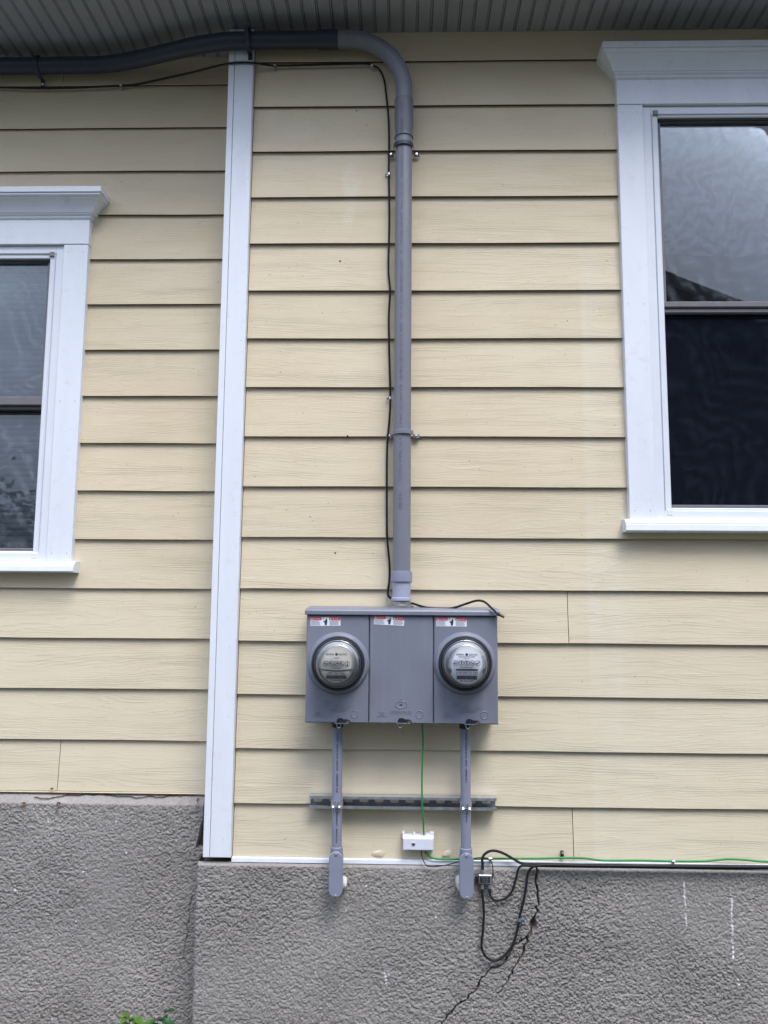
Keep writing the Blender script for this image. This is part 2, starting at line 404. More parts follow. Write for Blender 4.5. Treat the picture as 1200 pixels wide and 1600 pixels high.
def glassmat(name, tint, base, rough=0.0, wav=0.0):
    """clear pane: see-through with a Fresnel mirror on top, slightly wavy"""
    t = NT(name)
    tr = t.n('BsdfTransparent', Color=(*tint, 1)); gl = t.n('BsdfGlossy', Color=(1, 1, 1, 1), Roughness=rough)
    fr = t.n('Fresnel', IOR=base)
    if wav:
        b = t.n('Bump', Strength=1.0, Distance=wav, Height=t.noise(t.coords((1.2, 1, 1)), 9.0, 2, 0.5))
        t.t.links.new(b.outputs[0], gl.inputs['Normal'])
    mx = t.n('MixShader', i0=fr.outputs[0], i1=tr.outputs[0], i2=gl.outputs[0])
    t.t.links.new(mx.outputs[0], t.out.inputs['Surface'])
def panemat():
    t = NT('pane')
    tr = t.n('BsdfTransparent', Color=(0.92, 0.94, 0.95, 1)); gl = t.n('BsdfGlossy', Color=(1, 1, 1, 1), Roughness=0.0); fr = t.n('Fresnel', IOR=1.6)
    b = t.n('Bump', Strength=1.0, Distance=0.00006, Height=t.noise(t.coords((1.2, 1, 1)), 9.0, 2, 0.5)); t.t.links.new(b.outputs[0], gl.inputs['Normal'])
    mx = t.n('MixShader', i0=fr.outputs[0], i1=tr.outputs[0], i2=gl.outputs[0])
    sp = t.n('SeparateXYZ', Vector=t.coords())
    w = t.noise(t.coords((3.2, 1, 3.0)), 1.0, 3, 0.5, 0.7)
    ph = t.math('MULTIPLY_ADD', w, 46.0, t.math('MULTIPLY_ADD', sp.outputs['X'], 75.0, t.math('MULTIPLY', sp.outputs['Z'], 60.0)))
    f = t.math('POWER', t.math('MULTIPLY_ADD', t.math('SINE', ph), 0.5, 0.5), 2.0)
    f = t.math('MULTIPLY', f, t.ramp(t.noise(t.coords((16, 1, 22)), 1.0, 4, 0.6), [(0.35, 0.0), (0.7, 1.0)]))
    f = t.math('MULTIPLY_ADD', f, 0.13, 0.012)  # pale wavy film painted on the glass for its rippled reflection
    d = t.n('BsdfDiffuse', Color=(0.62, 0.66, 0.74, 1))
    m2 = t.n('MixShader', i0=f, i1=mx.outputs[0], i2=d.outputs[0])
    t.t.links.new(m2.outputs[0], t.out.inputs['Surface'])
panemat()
glassmat('meter_glass', (0.97, 0.98, 0.985), 1.42, 0.02)
simple('meter_base', (0.42, 0.425, 0.44), 0.4, var=0.1)

def screenmat():
    t = NT('screen')
    v = t.coords()
    w1 = t.noise(t.coords((260, 1, 14)), 1.0, 2); w2 = t.noise(t.coords((14, 1, 260)), 1.0, 2)
    c = t.mix(t.math('MULTIPLY', w1, w2), (0.003, 0.004, 0.008), (0.030, 0.034, 0.050))
    d = t.n('BsdfDiffuse', Color=c); tr = t.n('BsdfTransparent', Color=(0.8, 0.85, 1, 1))
    mx = t.n('MixShader', i0=0.35, i1=d.outputs[0], i2=tr.outputs[0])
    t.t.links.new(mx.outputs[0], t.out.inputs['Surface'])
screenmat()

def curtainmat():
    t = NT('sheer')
    # watered-silk streaks in the weave
    p = t.coords((1, 1, 1)); sp = t.n('SeparateXYZ', Vector=p)
    w = t.noise(t.coords((5, 1, 4)), 1.0, 3, 0.5, 0.6)
    ph = t.math('MULTIPLY_ADD', w, 40.0, t.math('MULTIPLY_ADD', sp.outputs['X'], -70.0, t.math('MULTIPLY', sp.outputs['Z'], 95.0)))
    s = t.math('MULTIPLY_ADD', t.math('SINE', ph), 0.5, 0.5)
    s = t.math('MULTIPLY', s, t.noise(t.coords((30, 1, 60)), 1.0, 4, 0.6))
    c = t.mix(t.ramp(s, [(0.05, 0.0), (0.6, 1.0)]), (0.12, 0.14, 0.18), (0.74, 0.77, 0.84))
    d = t.n('BsdfDiffuse', Color=c); tl = t.n('BsdfTranslucent', Color=c); tr = t.n('BsdfTransparent')
    a = t.n('MixShader', i0=0.25, i1=d.outputs[0], i2=tl.outputs[0])
    mx = t.n('MixShader', i0=0.30, i1=a.outputs[0], i2=tr.outputs[0])
    t.t.links.new(mx.outputs[0], t.out.inputs['Surface'])
curtainmat()

# ------------------------------------------------------------------ the place: heights and depths read off the photograph
E_ = 0.178                       # exposure of one clapboard (7 in)
Z0 = 3.425                       # shadow line of course 0
YL = 0.1235                      # the left wall stands this much further back than the bay
zc = lambda k: Z0 - E_ * k
SOFF = 3.723
ZB_M = 0.762                     # bottom of the bay clapboards
ZB_L = 0.935                     # bottom of the left clapboards
XL, XR = -2.5, 2.5               # how far the wall is built to either side
XP0 = WX(-0.022, (358, 95), (316, 1340)); XP1 = WX(-0.022, (397, 90), (358.8, 1338))   # corner board
XPM = WX(-0.022, (366, 95), (328, 1340))

ground = MB().add([(-60,-60,0),(60,-60,0),(60,60,0),(-60,60,0)], [(0,1,2,3)]).build('ground', 'soil')
ground['kind'] = 'structure'

house = thing('house', 'cream clapboard house wall with white trim above a grey stucco foundation', 'house', (0, 0.3, 0))

# ---- window measurements
class Win: pass
def win_right():
    w = Win(); w.Y = 0.0; y = -0.02
    w.xo0 = WX(y, (964.8, 127.5), (982.8, 810)); w.xi0 = WX(y, (1004.5, 163), (1025.6, 806))
    w.xv0 = WX(-0.006, (1028.6, 182), (1049, 794))
    w.cw = w.xi0 - w.xo0; w.vw = w.xv0 - w.xi0
    w.xv1 = w.xv0 + 0.78; w.xi1 = w.xv1 + w.vw; w.xo1 = w.xi1 + w.cw
    w.zc1 = WZ(-0.085, (938, 64)); w.zc0 = WZ(y, (964, 125)); w.zh = WZ(y, (1004, 163))
    w.zs1 = WZ(-0.03, (1000, 811)); w.zs0 = WZ(-0.055, (985, 830))
    w.zv1 = WZ(-0.006, (1060, 180)); w.zv0 = WZ(-0.006, (1060, 797))
    w.zr1 = WZ(0.015, (1045, 473)); w.zr0 = WZ(0.015, (1045, 488))
    return w
def win_left():
    w = Win(); w.Y = YL; y = YL - 0.02
    w.xo1 = WX(y, (138.2, 346), (112.9, 876)); w.xi1 = WX(y, (98.7, 382), (72.8, 876))
    w.xv1 = WX(YL - 0.006, (77, 402), (51.5, 862))
    w.cw = w.xo1 - w.xi1; w.vw = w.xi1 - w.xv1
    w.xv0 = w.xv1 - 0.78; w.xi0 = w.xv0 - w.vw; w.xo0 = w.xi0 - w.cw
    w.zc1 = WZ(YL - 0.085, (158, 290)); w.zc0 = WZ(y, (140, 343.5)); w.zh = WZ(y, (100, 381.7))
    w.zs1 = WZ(YL - 0.03, (100, 877)); w.zs0 = WZ(YL - 0.055, (110, 894))
    w.zv1 = WZ(YL - 0.006, (70, 401)); w.zv0 = WZ(YL - 0.006, (45, 864.5))
    w.zr1 = WZ(YL + 0.015, (60, 621)); w.zr0 = WZ(YL + 0.015, (60, 640))
    return w
WR, WL = win_right(), win_left()

# ---- clapboards, each its own plank
def plank(x0, x1, k, zlo, zhi, Y, tilt=0.0, sag=0.0, notch=None):
    """plank of course k; front leans back towards the top, bottom edge stands proud; notch = (x0, x1, lo, hi) keeps only lo..hi there"""
    zb = zc(k)
    yf = lambda z: Y + 0.0118 * (z - zb) / E_ + tilt * 0.5
    def bar(a, b, lo0, hi0):
        n = max(2, int((b - a) / 0.12) + 1); vs = []; bv = 0.0012
        for i in range(n):
            x = a + (b - a) * i / (n - 1)
            lo = lo0 + sag * math.sin(x * 14 + k * 2.1) + 0.0007 * math.sin(x * 5 + k)
            vs += [(x, yf(lo0) + 0.0084, lo), (x, yf(lo0) + bv, lo), (x, yf(lo0), lo + bv), (x, yf(hi0), hi0), (x, yf(hi0) + 0.0084, hi0)]
        fs = []
        for i in range(n - 1):
            p, c = i * 5, i * 5 + 5
            for q in range(5): fs.append((p + q, p + (q + 1) % 5, c + (q + 1) % 5, c + q))
        fs += [tuple(range(5)), tuple(range(5 * (n - 1) + 4, 5 * (n - 1) - 1, -1))]
        mb.add(vs, fs)
    mb = MB()
    if notch and notch[0] < x1 and notch[1] > x0:
        a, b, lo, hi = notch
        if a > x0: bar(x0, a, zlo, zhi)
        bar(max(a, x0), min(b, x1), lo, hi)
        if b < x1: bar(b, x1, zlo, zhi)
    else: bar(x0, x1, zlo, zhi)
    o = mb.build('siding_plank', 'clapboard', house)
    o.data.materials.append(MAT['lap_shade'])                    # underside coloured dark to deepen the shadow line at each lap
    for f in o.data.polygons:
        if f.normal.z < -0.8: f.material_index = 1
    return o

def clad(xa, xb, Y, kmax, zbot, win, joints):
    """courses from the soffit down; cut round the window opening, butt joints where the photo shows them"""
    ox0, ox1 = win.xo0 + 0.03, win.xo1 - 0.03; oz0, oz1 = win.zs1 - 0.005, win.zc0 - 0.02
    for k in range(-2, kmax + 1):
        zlo = zc(k) if k < kmax else zbot
        zhi = min(zc(k) + E_ + 0.03, SOFF + 0.012)
        spans = [(xa, xb)]; notch = None
        if zlo < oz1 and zhi > oz0:
            if zlo < oz0 - 0.012: notch = (ox0, ox1, zlo, oz0)
            elif zhi > oz1 + 0.012: notch = (ox0, ox1, oz1, zhi)
            else: spans = [(xa, ox0), (ox1, xb)]
        for (a, b) in spans:
            e = [a] + [j for kk, j in joints if kk == k and a + 0.05 < j < b - 0.05] + [b]
            for i in range(len(e) - 1):
                plank(e[i] + (0.0012 if i else 0), e[i+1] - (0.0012 if i < len(e) - 2 else 0), k, zlo, zhi, Y,
                      random.uniform(-0.0006, 0.0006), random.uniform(0, 0.0005), notch)

xj = lambda x, y, Y: W(x, y, Y).x
clad(XP1 + 0.0025, XR, 0.0, 15, ZB_M, WR, [(11, xj(888, 960, 0)), (15, xj(896, 1300, 0)), (10, xj(1000, 870, 0) + 0.9), (4, 2.1), (13, 1.8)])
clad(XL, XP0 + 0.04, YL, 14, ZB_L, WL, [(14, xj(91, 1200, YL)), (-1, xj(96, 165, YL)), (6, -2.3), (11, -2.1)])

# ---- solid wall behind the planks, with the window openings
def wall_body(xa, xb, y0, y1, z0, z1, win):
    mb = MB(); a, b = win.xo0 + 0.035, win.xo1 - 0.035; lo, hi = win.zs1 - 0.01, win.zc0 - 0.015
    mb.box(xa, a, y0, y1, z0, z1); mb.box(b, xb, y0, y1, z0, z1); mb.box(a, b, y0, y1, z0, lo); mb.box(a, b, y0, y1, hi, z1)
    return mb.build('wall', 'sheathing', house)
wall_body(XP0 + 0.03, XR, 0.0225, 0.16, ZB_M + 0.01, SOFF + 0.02, WR)
wall_body(XL, XP0 + 0.028, YL + 0.0225, YL + 0.16, ZB_L + 0.01, SOFF + 0.02, WL)

# ---- corner board: front board and the edge of the side board
zcb = WZ(-0.022, (340, 1340))
MB().cbox(XPM + 0.0008, XP1, -0.022, 0.0215, zcb, SOFF - 0.002, 0.0015).build('corner_board', 'white_trim', house)
MB().cbox(XP0, XPM - 0.0008, -0.0225, YL + 0.02, zcb, SOFF - 0.002, 0.0015).build('corner_board', 'white_trim', house)
nm = MB()
for py in (225, 300, 425, 532, 672, 800, 1010, 1120, 1312):
    t_ = (py - 95) / 1245; c = W(389 - t_ * 38 + random.uniform(-3, 2), py, -0.022)
    nm.lathe([(0.0, 0.0006), (0.0012, 0.0004), (0.0015, -0.002)], c, 'y', 8)
nm.build('nail_heads', 'nail', house)['kind'] = 'stuff'

# ---- windows
CORN = [(0.020, 0.0), (0.024, 0.03), (0.027, 0.07), (0.027, 0.11), (0.030, 0.135), (0.034, 0.17), (0.034, 0.20), (0.038, 0.215), (0.042, 0.30), (0.048, 0.40),
        (0.056, 0.50), (0.065, 0.585), (0.070, 0.62), (0.070, 0.655), (0.075, 0.665), (0.080, 0.70), (0.081, 0.74), (0.078, 0.775), (0.085, 0.785), (0.085, 0.985), (0.083, 1.0)]
def window(w, label, screen):
    Y = w.Y
    # the vinyl frame itself is the window part; everything else hangs under it
    fr = MB()
    g = 0.0015
    def ring(mb, x0, x1, z0, z1, t, y0, y1, b=0.0015):
        mb.cbox(x0, x0 + t, y0, y1, z0, z1, b); mb.cbox(x1 - t, x1, y0, y1, z0, z1, b)
        mb.cbox(x0 + t, x1 - t, y0 + 0.0004, y1, z1 - t, z1, b); mb.cbox(x0 + t, x1 - t, y0 + 0.0004, y1, z0, z0 + t, b)
    zt, zb_ = w.zh - g, w.zs1 + g
    ring(fr, w.xi0 + g, w.xi1 - g, zb_, zt, w.vw * 0.52, Y - 0.010, Y + 0.09)
    win = fr.build('window', 'vinyl', house); win['label'] = label
    tr = MB(); a = w.vw * 0.52 + g; tt = w.vw * 0.46
    ring(tr, w.xi0 + a, w.xi1 - a, w.zv0 - tt * 0.7, w.zv1 + tt * 0.75, tt, Y - 0.004, Y + 0.085, 0.003)
    ring(tr, w.xi0 + a + 0.004, w.xi1 - a - 0.004, w.zv0 - tt * 0.7 + 0.004, w.zv1 + tt * 0.75 - 0.004, 0.0035, Y - 0.009, Y - 0.003, 0.001)
    tr.build('screen_track', 'vinyl', win)
    MB().cbox(w.xo0, w.xi0, Y - 0.020, Y + 0.10, w.zs1 + 0.001, w.zh - 0.0008, 0.0015).build('casing_board', 'white_trim', win)
    MB().cbox(w.xi1, w.xo1, Y - 0.020, Y + 0.10, w.zs1 + 0.001, w.zh - 0.0008, 0.0015).build('casing_board', 'white_trim', win)
    MB().cbox(w.xo0 - 0.002, w.xo1 + 0.002, Y - 0.0225, Y + 0.10, w.zh, w.zc0 - 0.0005, 0.0015).build('head_board', 'white_trim', win)
    # cornice with mitred returns
    mb = MB(); H = w.zc1 - w.zc0; n = len(CORN); vs = []
    for d, h in CORN:
        z = w.zc0 + h * H; e = d - 0.022
        vs += [(w.xo0 - 0.002 - e, Y + 0.012, z), (w.xo0 - 0.002 - e, Y - d, z), (w.xo1 + 0.002 + e, Y - d, z), (w.xo1 + 0.002 + e, Y + 0.012, z)]
    fs = [(i*4+q, i*4+q+1, i*4+q+5, i*4+q+4) for i in range(n-1) for q in range(3)]
    fs += [(0, 1, 2, 3), tuple(n*4-4+q for q in (3, 2, 1, 0))]
    mb.add(vs, fs).build('cornice', 'white_trim', win)
    # sill with a stepped nose
    x0, x1 = w.xo0 - 0.021, w.xo1 + 0.021; h = w.zs1 - w.zs0
    prof = [(Y + 0.10, w.zs1), (Y - 0.028, w.zs1), (Y - 0.044, w.zs1 - h * 0.30), (Y - 0.044, w.zs1 - h * 0.44), (Y - 0.048, w.zs1 - h * 0.48), (Y - 0.050, w.zs0 + 0.004), (Y - 0.046, w.zs0), (Y + 0.012, w.zs0)]
    m = len(prof); sb = MB()
    sb.add([(x0, y, z) for y, z in prof] + [(x1, y, z) for y, z in prof], [(i, (i+1) % m, (i+1) % m + m, i + m) for i in range(m)] + [tuple(range(m)), tuple(range(2*m-1, m-1, -1))])
    sb.build('sill', 'white_trim', win)
    # sashes
    xs0, xs1 = w.xv0 + 0.001, w.xv1 - 0.001
    up = MB(); st = 0.013
    ring(up, xs0, xs1, w.zr0 + 0.012, w.zv1 - 0.001, st, Y + 0.012, Y + 0.04)
    us = up.build('upper_sash', 'sash_grey', win)
    MB().cbox(xs0 - 0.002, xs1 + 0.002, Y + 0.002, Y + 0.044, w.zr0 + 0.014, w.zr1, 0.003).build('meeting_rail', 'sash_grey', win)
    MB().cbox(xs0, xs1, Y + 0.010, Y + 0.05, w.zr0 - 0.004, w.zr0 + 0.0125, 0.003).build('lower_sash_rail', 'sash_grey' if screen else 'dark_gasket', win)
    lo = MB(); ring(lo, xs0, xs1, w.zv0 + 0.001, w.zr0 - 0.005, 0.006, Y + 0.030, Y + 0.06)
    lo.build('lower_sash', 'dark_gasket', win)
    MB().cbox(xs0 + 0.002, xs1 - 0.002, Y + 0.006, Y + 0.0255, w.zv0 + 0.002, w.zv0 + 0.020, 0.002).build('bottom_rail', 'sash_grey', win)
    MB().cbox(xs0, xs1, Y + 0.004, Y + 0.011, w.zv1 - 0.014, w.zv1 + 0.001, 0.001).build('head_gasket', 'dark_gasket', win)
    MB().box(xs0 + st, xs1 - st, Y + 0.0235, Y + 0.0265, w.zr0 + 0.012 + st, w.zv1 - st).build('pane', 'pane', win)
    MB().box(xs0 + 0.006, xs1 - 0.006, Y + 0.0415, Y + 0.0445, w.zv0 + 0.007, w.zr0 - 0.011).build('pane', 'pane', win)
    if screen:
        sc_ = MB().add([(xs0 + 0.004, Y + 0.027, w.zv0 + 0.018), (xs1 - 0.004, Y + 0.027, w.zv0 + 0.018), (xs1 - 0.004, Y + 0.027, w.zr0), (xs0 + 0.004, Y + 0.027, w.zr0)], [(0, 1, 2, 3)])
        sc_.build('insect_screen', 'screen', win)
    for xx, zz, dx in ((w.xv0, w.zv1, -1), (w.xv1, w.zv1, 1)):
        MB().cbox(min(xx, xx + dx * 0.019), max(xx, xx + dx * 0.019), Y - 0.0115, Y - 0.003, zz, zz + 0.017, 0.001).build('corner_bracket', 'bracket_grey', win)
    for xx, zz, dx in ((w.xv0, w.zv0, -1), (w.xv1, w.zv0, 1)):
        MB().cbox(min(xx, xx + dx * 0.018), max(xx, xx + dx * 0.018), Y - 0.0112, Y - 0.003, zz - 0.018, zz, 0.001).build('corner_bracket', 'vinyl', win)
    nl = MB()
    for zz in (w.zh - 0.03, (w.zr0 + w.zr1) / 2, w.zs1 + 0.03):
        for xx in (w.xo0 + 0.018, w.xi0 - 0.02, w.xo1 - 0.018, w.xi1 + 0.02):
            nl.lathe([(0.0, 0.0008), (0.0016, 0.0006), (0.002, -0.002)], (xx, Y - 0.020, zz), 'y', 8)
    nl.build('nail_heads', 'nail', win)['kind'] = 'stuff'
    # room behind: a dim box, open only at the window
    rm = MB(); rx0, rx1, ry0, ry1, rz0, rz1 = w.xo0 - 0.1, w.xo1 + 0.1, Y + 0.1605, Y + 1.9, w.zs0 - 0.3, w.zc0 + 0.1
    rm.add([(rx0,ry0,rz0),(rx1,ry0,rz0),(rx1,ry1,rz0),(rx0,ry1,rz0),(rx0,ry0,rz1),(rx1,ry0,rz1),(rx1,ry1,rz1),(rx0,ry1,rz1)],
           [(0,1,2,3),(7,6,5,4),(1,5,6,2),(2,6,7,3),(3,7,4,0)])
    rm.build('room_interior', 'room', win)
    return win
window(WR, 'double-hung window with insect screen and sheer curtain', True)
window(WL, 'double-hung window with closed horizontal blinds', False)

# ---- soffit: narrow beaded boards running out from the wall
EAVE = -0.34
soff = MB().box(XL, XR, EAVE, 0.30, SOFF + 0.0125, SOFF + 0.03).build('soffit', 'soffit_vinyl', house)
SW = 0.0518
prof = [(0.0002, 0.012), (0.0002, 0.002), (0.0012, 0.0), (0.0420, 0.0), (0.0426, 0.0015), (0.0428, 0.0100), (0.0443, 0.0100), (0.0445, 0.0018), (0.0451, 0.0008), (0.0488, 0.0008), (0.0494, 0.0018), (0.0496, 0.0100), (0.0515, 0.0100), (0.0515, 0.012)]
mb = MB(); m = len(prof)
mb.add([(x, -0.235, z) for x, z in prof] + [(x, 0.235, z) for x, z in prof], [(i, (i+1) % m, (i+1) % m + m, i + m) for i in range(m)] + [tuple(range(m)), tuple(range(2*m-1, m-1, -1))])
brd = mb.build('soffit_board', 'soffit_vinyl', soff)
bme = brd.data; bc = brd.location.copy(); bpy.data.objects.remove(brd)
xs_ = W(648 / 2.857 + 340, 47, 0).x
i0 = int((XL - xs_) / SW) + 1; i1 = int((XR - xs_) / SW) - 1
for i in range(i0, i1):
    o = link(bme, 'soffit_board', Vector((xs_ + i * SW + bc.x, -0.100 + bc.y, SOFF + bc.z + random.uniform(-0.0006, 0.0006))), soff)
MB().box(XL, XR, EAVE - 0.025, EAVE + 0.001, SOFF - 0.012, SOFF + 0.17).build('fascia', 'white_trim', house)
rf = MB(); 
rf.add([(XL-0.1, EAVE-0.08, SOFF+0.15), (XR+0.1, EAVE-0.08, SOFF+0.15), (XR+0.1, 3.2, SOFF+1.75), (XL-0.1, 3.2, SOFF+1.75),
        (XL-0.1, EAVE-0.08, SOFF+0.175), (XR+0.1, EAVE-0.08, SOFF+0.175), (XR+0.1, 3.2, SOFF+1.775), (XL-0.1, 3.2, SOFF+1.775)],
       [(0,3,2,1),(4,5,6,7),(0,1,5,4),(1,2,6,5),(2,3,7,6),(3,0,4,7)])
rf.build('roof', 'roofing', house)
# side and back walls close the volume
MB().box(XL, XR, 2.6, 2.7, 0, SOFF + 1.4).box(XL - 0.02, XL + 0.001, 0.12, 2.6, 0.0, SOFF).box(XR - 0.001, XR + 0.02, 0.02, 2.6, 0, SOFF).build('outer_wall', 'sheathing', house)

# ---- drip strip at the foot of the bay clapboards
zs = ZB_M - 0.002
MB().add([(XP1 + 0.001, 0.010, zs + 0.004), (XR, 0.010, zs + 0.004), (XR, -0.0095, zs), (XP1 + 0.001, -0.0095, zs), (XR, -0.0105, zs - 0.0115), (XP1 + 0.001, -0.0105, zs - 0.0115), (XR, -0.008, zs - 0.0125), (XP1 + 0.001, -0.008, zs - 0.0125), (XR, 0.012, zs - 0.003), (XP1 + 0.001, 0.012, zs - 0.003)],
         [(0,1,2,3),(3,2,4,5),(5,4,6,7),(7,6,8,9),(9,8,1,0)]).build('drip_strip', 'white_trim', house)
MB().cbox(XL, XP0 - 0.003, YL - 0.004, YL + 0.012, ZB_L - 0.0042, ZB_L - 0.001, 0.0006).build('drip_strip', 'caulk', house)

# ------------------------------------------------------------------ stucco foundation, real relief
rng = np.random.default_rng(5)
def vnoise(u, v, seed):
    r = np.random.default_rng(seed).random((257, 257)); iu, iv = np.floor(u).astype(int), np.floor(v).astype(int)
    fu, fv = u - iu, v - iv; fu = fu*fu*(3-2*fu); fv = fv*fv*(3-2*fv)
    g = lambda a, b: r[a % 257, b % 257]
    return (g(iu, iv)*(1-fu) + g(iu+1, iv)*fu)*(1-fv) + (g(iu, iv+1)*(1-fu) + g(iu+1, iv+1)*fu)*fv
def worley(u, v, seed):
    r = np.random.default_rng(seed).random((257, 257, 3)); iu, iv = np.floor(u).astype(int), np.floor(v).astype(int)
    best = np.full(u.shape, 9.0); hh = np.zeros(u.shape)
    for a in (-1, 0, 1):
        for b in (-1, 0, 1):
            c = r[(iu + a) % 257, (iv + b) % 257]
            d = np.hypot(iu + a + c[..., 0] - u, iv + b + c[..., 1] - v)
            hh = np.where(d < best, c[..., 2], hh); best = np.minimum(best, d)
    return best, hh
def relief(X, Z, seed):
    n = 0.46 * vnoise(X*140, Z*155, seed) + 0.32 * vnoise(X*250 + 3, Z*270, seed + 1) + 0.22 * vnoise(X*430, Z*440 + 5, seed + 2)
    m = 0.5 * vnoise(X*185 + 7, Z*205, seed + 3) + 0.5 * vnoise(X*340, Z*360, seed + 4)
    pits = np.clip((0.485 - n) / 0.13, 0, 1) ** 0.8; grains = np.clip((m - 0.58) / 0.2, 0, 1)
    dens = 0.35 + 1.1 * vnoise(X*5, Z*5, seed + 6)
    h = -0.0026 * pits * dens + 0.0018 * grains * dens + 0.0022 * (n - .5) + 0.0012 * (vnoise(X*420, Z*420, seed + 7) - .5)
    return h + 0.005 * (vnoise(X*9, Z*9, seed + 5) - .5)
def polydist(X, Z, pts):
    d = np.full(X.shape, 9.0)
    for (ax, az), (bx, bz) in zip(pts[:-1], pts[1:]):
        vx, vz = bx-ax, bz-az; t = np.clip(((X-ax)*vx + (Z-az)*vz) / (vx*vx + vz*vz + 1e-12), 0, 1)
        d = np.minimum(d, np.hypot(X - ax - t*vx, Z - az - t*vz))
    return d
def jag(pts, amp=0.0050, step=0.011, seed=0):
    r = random.Random(seed); out = [pts[0]]
    for a, b in zip(pts[:-1], pts[1:]):
        n = max(1, int(math.hypot(b[0]-a[0], b[1]-a[1]) / step))
        for i in range(1, n + 1):
            t = i / n; j = amp if i < n else 0
            out.append((a[0] + (b[0]-a[0])*t + r.uniform(-j, j), a[1] + (b[1]-a[1])*t + r.uniform(-j, j)))
    return out
def sheet(name, Xs, Zs, Yf, marks, parent, edgefix=None):
    nx, nz = len(Xs), len(Zs)
    X, Z = np.meshgrid(Xs, Zs)
    Yv = Yf(X, Z)
    if edgefix: X, Z, Yv = edgefix(X, Z, Yv)
    co = np.stack([X, Yv, Z], -1).reshape(-1, 3)
    c = (co.min(0) + co.max(0)) / 2
    idx = np.arange(nx*nz).reshape(nz, nx)
    q = np.stack([idx[:-1, :-1], idx[:-1, 1:], idx[1:, 1:], idx[1:, :-1]], -1).reshape(-1, 4)
    me = bpy.data.meshes.new(name)
    me.vertices.add(len(co)); me.vertices.foreach_set('co', (co - c).ravel())
    me.loops.add(q.size); me.loops.foreach_set('vertex_index', q.ravel())
    me.polygons.add(len(q)); me.polygons.foreach_set('loop_start', np.arange(0, q.size, 4)); me.polygons.foreach_set('loop_total', np.full(len(q), 4))
    me.update(); me.validate()
    me.polygons.foreach_set('use_smooth', np.ones(len(me.polygons), bool))
    at = me.color_attributes.new('marks', 'FLOAT_COLOR', 'POINT')
    at.data.foreach_set('color', marks.reshape(-1, 4).ravel().astype(np.float32))
    me.materials.append(MAT['stucco'])
    return link(me, name, Vector(c), parent)

YF = -0.020                                     # stucco face of the bay foundation
ZT = ZB_M - 0.014
def pz(x, y): p = W(x, y, YF); return (p.x, p.z)
main = jag([pz(*q) for q in ((840,1348),(837,1380),(841.5,1407),(836,1441),(831,1457),(824,1468),(817,1492),(805,1511),(795,1532),(780,1552))], seed=1)
bran = jag([pz(*q) for q in ((829,1455),(821,1467),(803,1477),(799,1487),(785,1508),(764,1517),(749,1535),(744,1549),(723,1565),(707,1580),(691,1599),(672,1630))], seed=2)
step = 0.0020
XF0 = WX(YF, (305, 1345), (297, 1600)) 
Xs = np.concatenate([np.arange(XF0, 2.05, step), np.linspace(2.053, XR, 60)])
Zs = np.concatenate([np.linspace(-0.05, 0.17, 30), np.arange(0.173, ZT + 0.001, step)])
Xg, Zg = np.meshgrid(Xs, Zs)
dm, db = polydist(Xg, Zg, main), polydist(Xg, Zg, bran)
taper = np.clip((Zg - 0.26) / 0.25, 0.25, 1.0)
wob = 0.6 + 0.8 * vnoise(Xg*60, Zg*60, 77)
cm = np.clip(1 - dm / (0.0032 * taper * wob), 0, 1); cb = np.clip(1 - db / (0.0030 * wob), 0, 1)
pit_x, pit_z = pz(833, 1446)
pit = np.clip(1 - np.hypot((Xg - pit_x) * 1.3, (Zg - pit_z) * 0.8) / 0.017, 0, 1)
crack = np.maximum(np.maximum(cm, cb), pit * 0.9)
rel = relief(Xg, Zg, 11)
island = np.clip(1 - np.hypot((Xg - pz(825, 1459)[0]) * 1.2, (Zg - pz(825, 1459)[1]) * 0.8) / 0.016, 0, 1)
mk = np.zeros(Xg.shape + (4,)); mk[..., 3] = 1
chalk = np.zeros(Xg.shape)
for a, b, sd_ in (((1068.6,1379.5),(1072.4,1447.6),3), ((1142.4,1385.8),(1145.5,1496.7),4), ((601,1517),(604,1541),5), ((604,1519),(608,1523),6)):
    d = polydist(Xg, Zg, jag([pz(*a), pz(*b)], 0.0012, 0.01, sd_)); chalk = np.maximum(chalk, np.clip(1.7 - d / 0.0022, 0, 1) * np.clip(vnoise(Xg*150, Zg*45, 40 + sd_) * 2.6 - 0.35, 0, 1) * (0.55 + 0.45 * vnoise(Xg*3, Zg*25, 90 + sd_)))
for _ in range(26):
    sx, sz = rng.uniform(XF0, 1.4), rng.uniform(0.2, ZT); chalk = np.maximum(chalk, np.hypot(Xg - sx, Zg - sz) < rng.uniform(0.0015, 0.0035))
mk[..., 0] = chalk * 0.95
mk[..., 1] = np.clip(crack * 1.6, 0, 1)
top = np.clip(1 - (ZT - Zg) / (0.012 + 0.03 * vnoise(Xg*14, Zg*3, 61)), 0, 1)
mk[..., 2] = np.clip(top * 0.3 + island * 0.5, 0, 1)
def yf_mid(X, Z):
    y = YF - rel * (1 - 0.45 * top) * (1 - 0.8 * island) + crack ** 0.5 * 0.026
    return y + np.clip((Z - (ZT - 0.010)) / 0.010, 0, 1) ** 2 * 0.02
def round_left(X, Z, Yv):                       # the left edge turns back towards the other wall
    e = np.clip((X - XF0) / 0.012, 0, 1); Yv = Yv + (1 - e) ** 2 * 0.02
    X = X + (vnoise(Z*30, Z*0+3, 9) - .5) * 0.010 * (1 - e) + (Z - 0.5) * 0.0 
    Yv[:, 0] = 0.16
    return X, Z, Yv
sheet('foundation', Xs, Zs, yf_mid, mk, house, round_left)['label'] = 'bay foundation with forked crack and chalk marks'
MB().box(XF0 + 0.02, XR, 0.004, 0.3, -0.05, ZT - 0.002).build('foundation_core', 'sheathing', house)

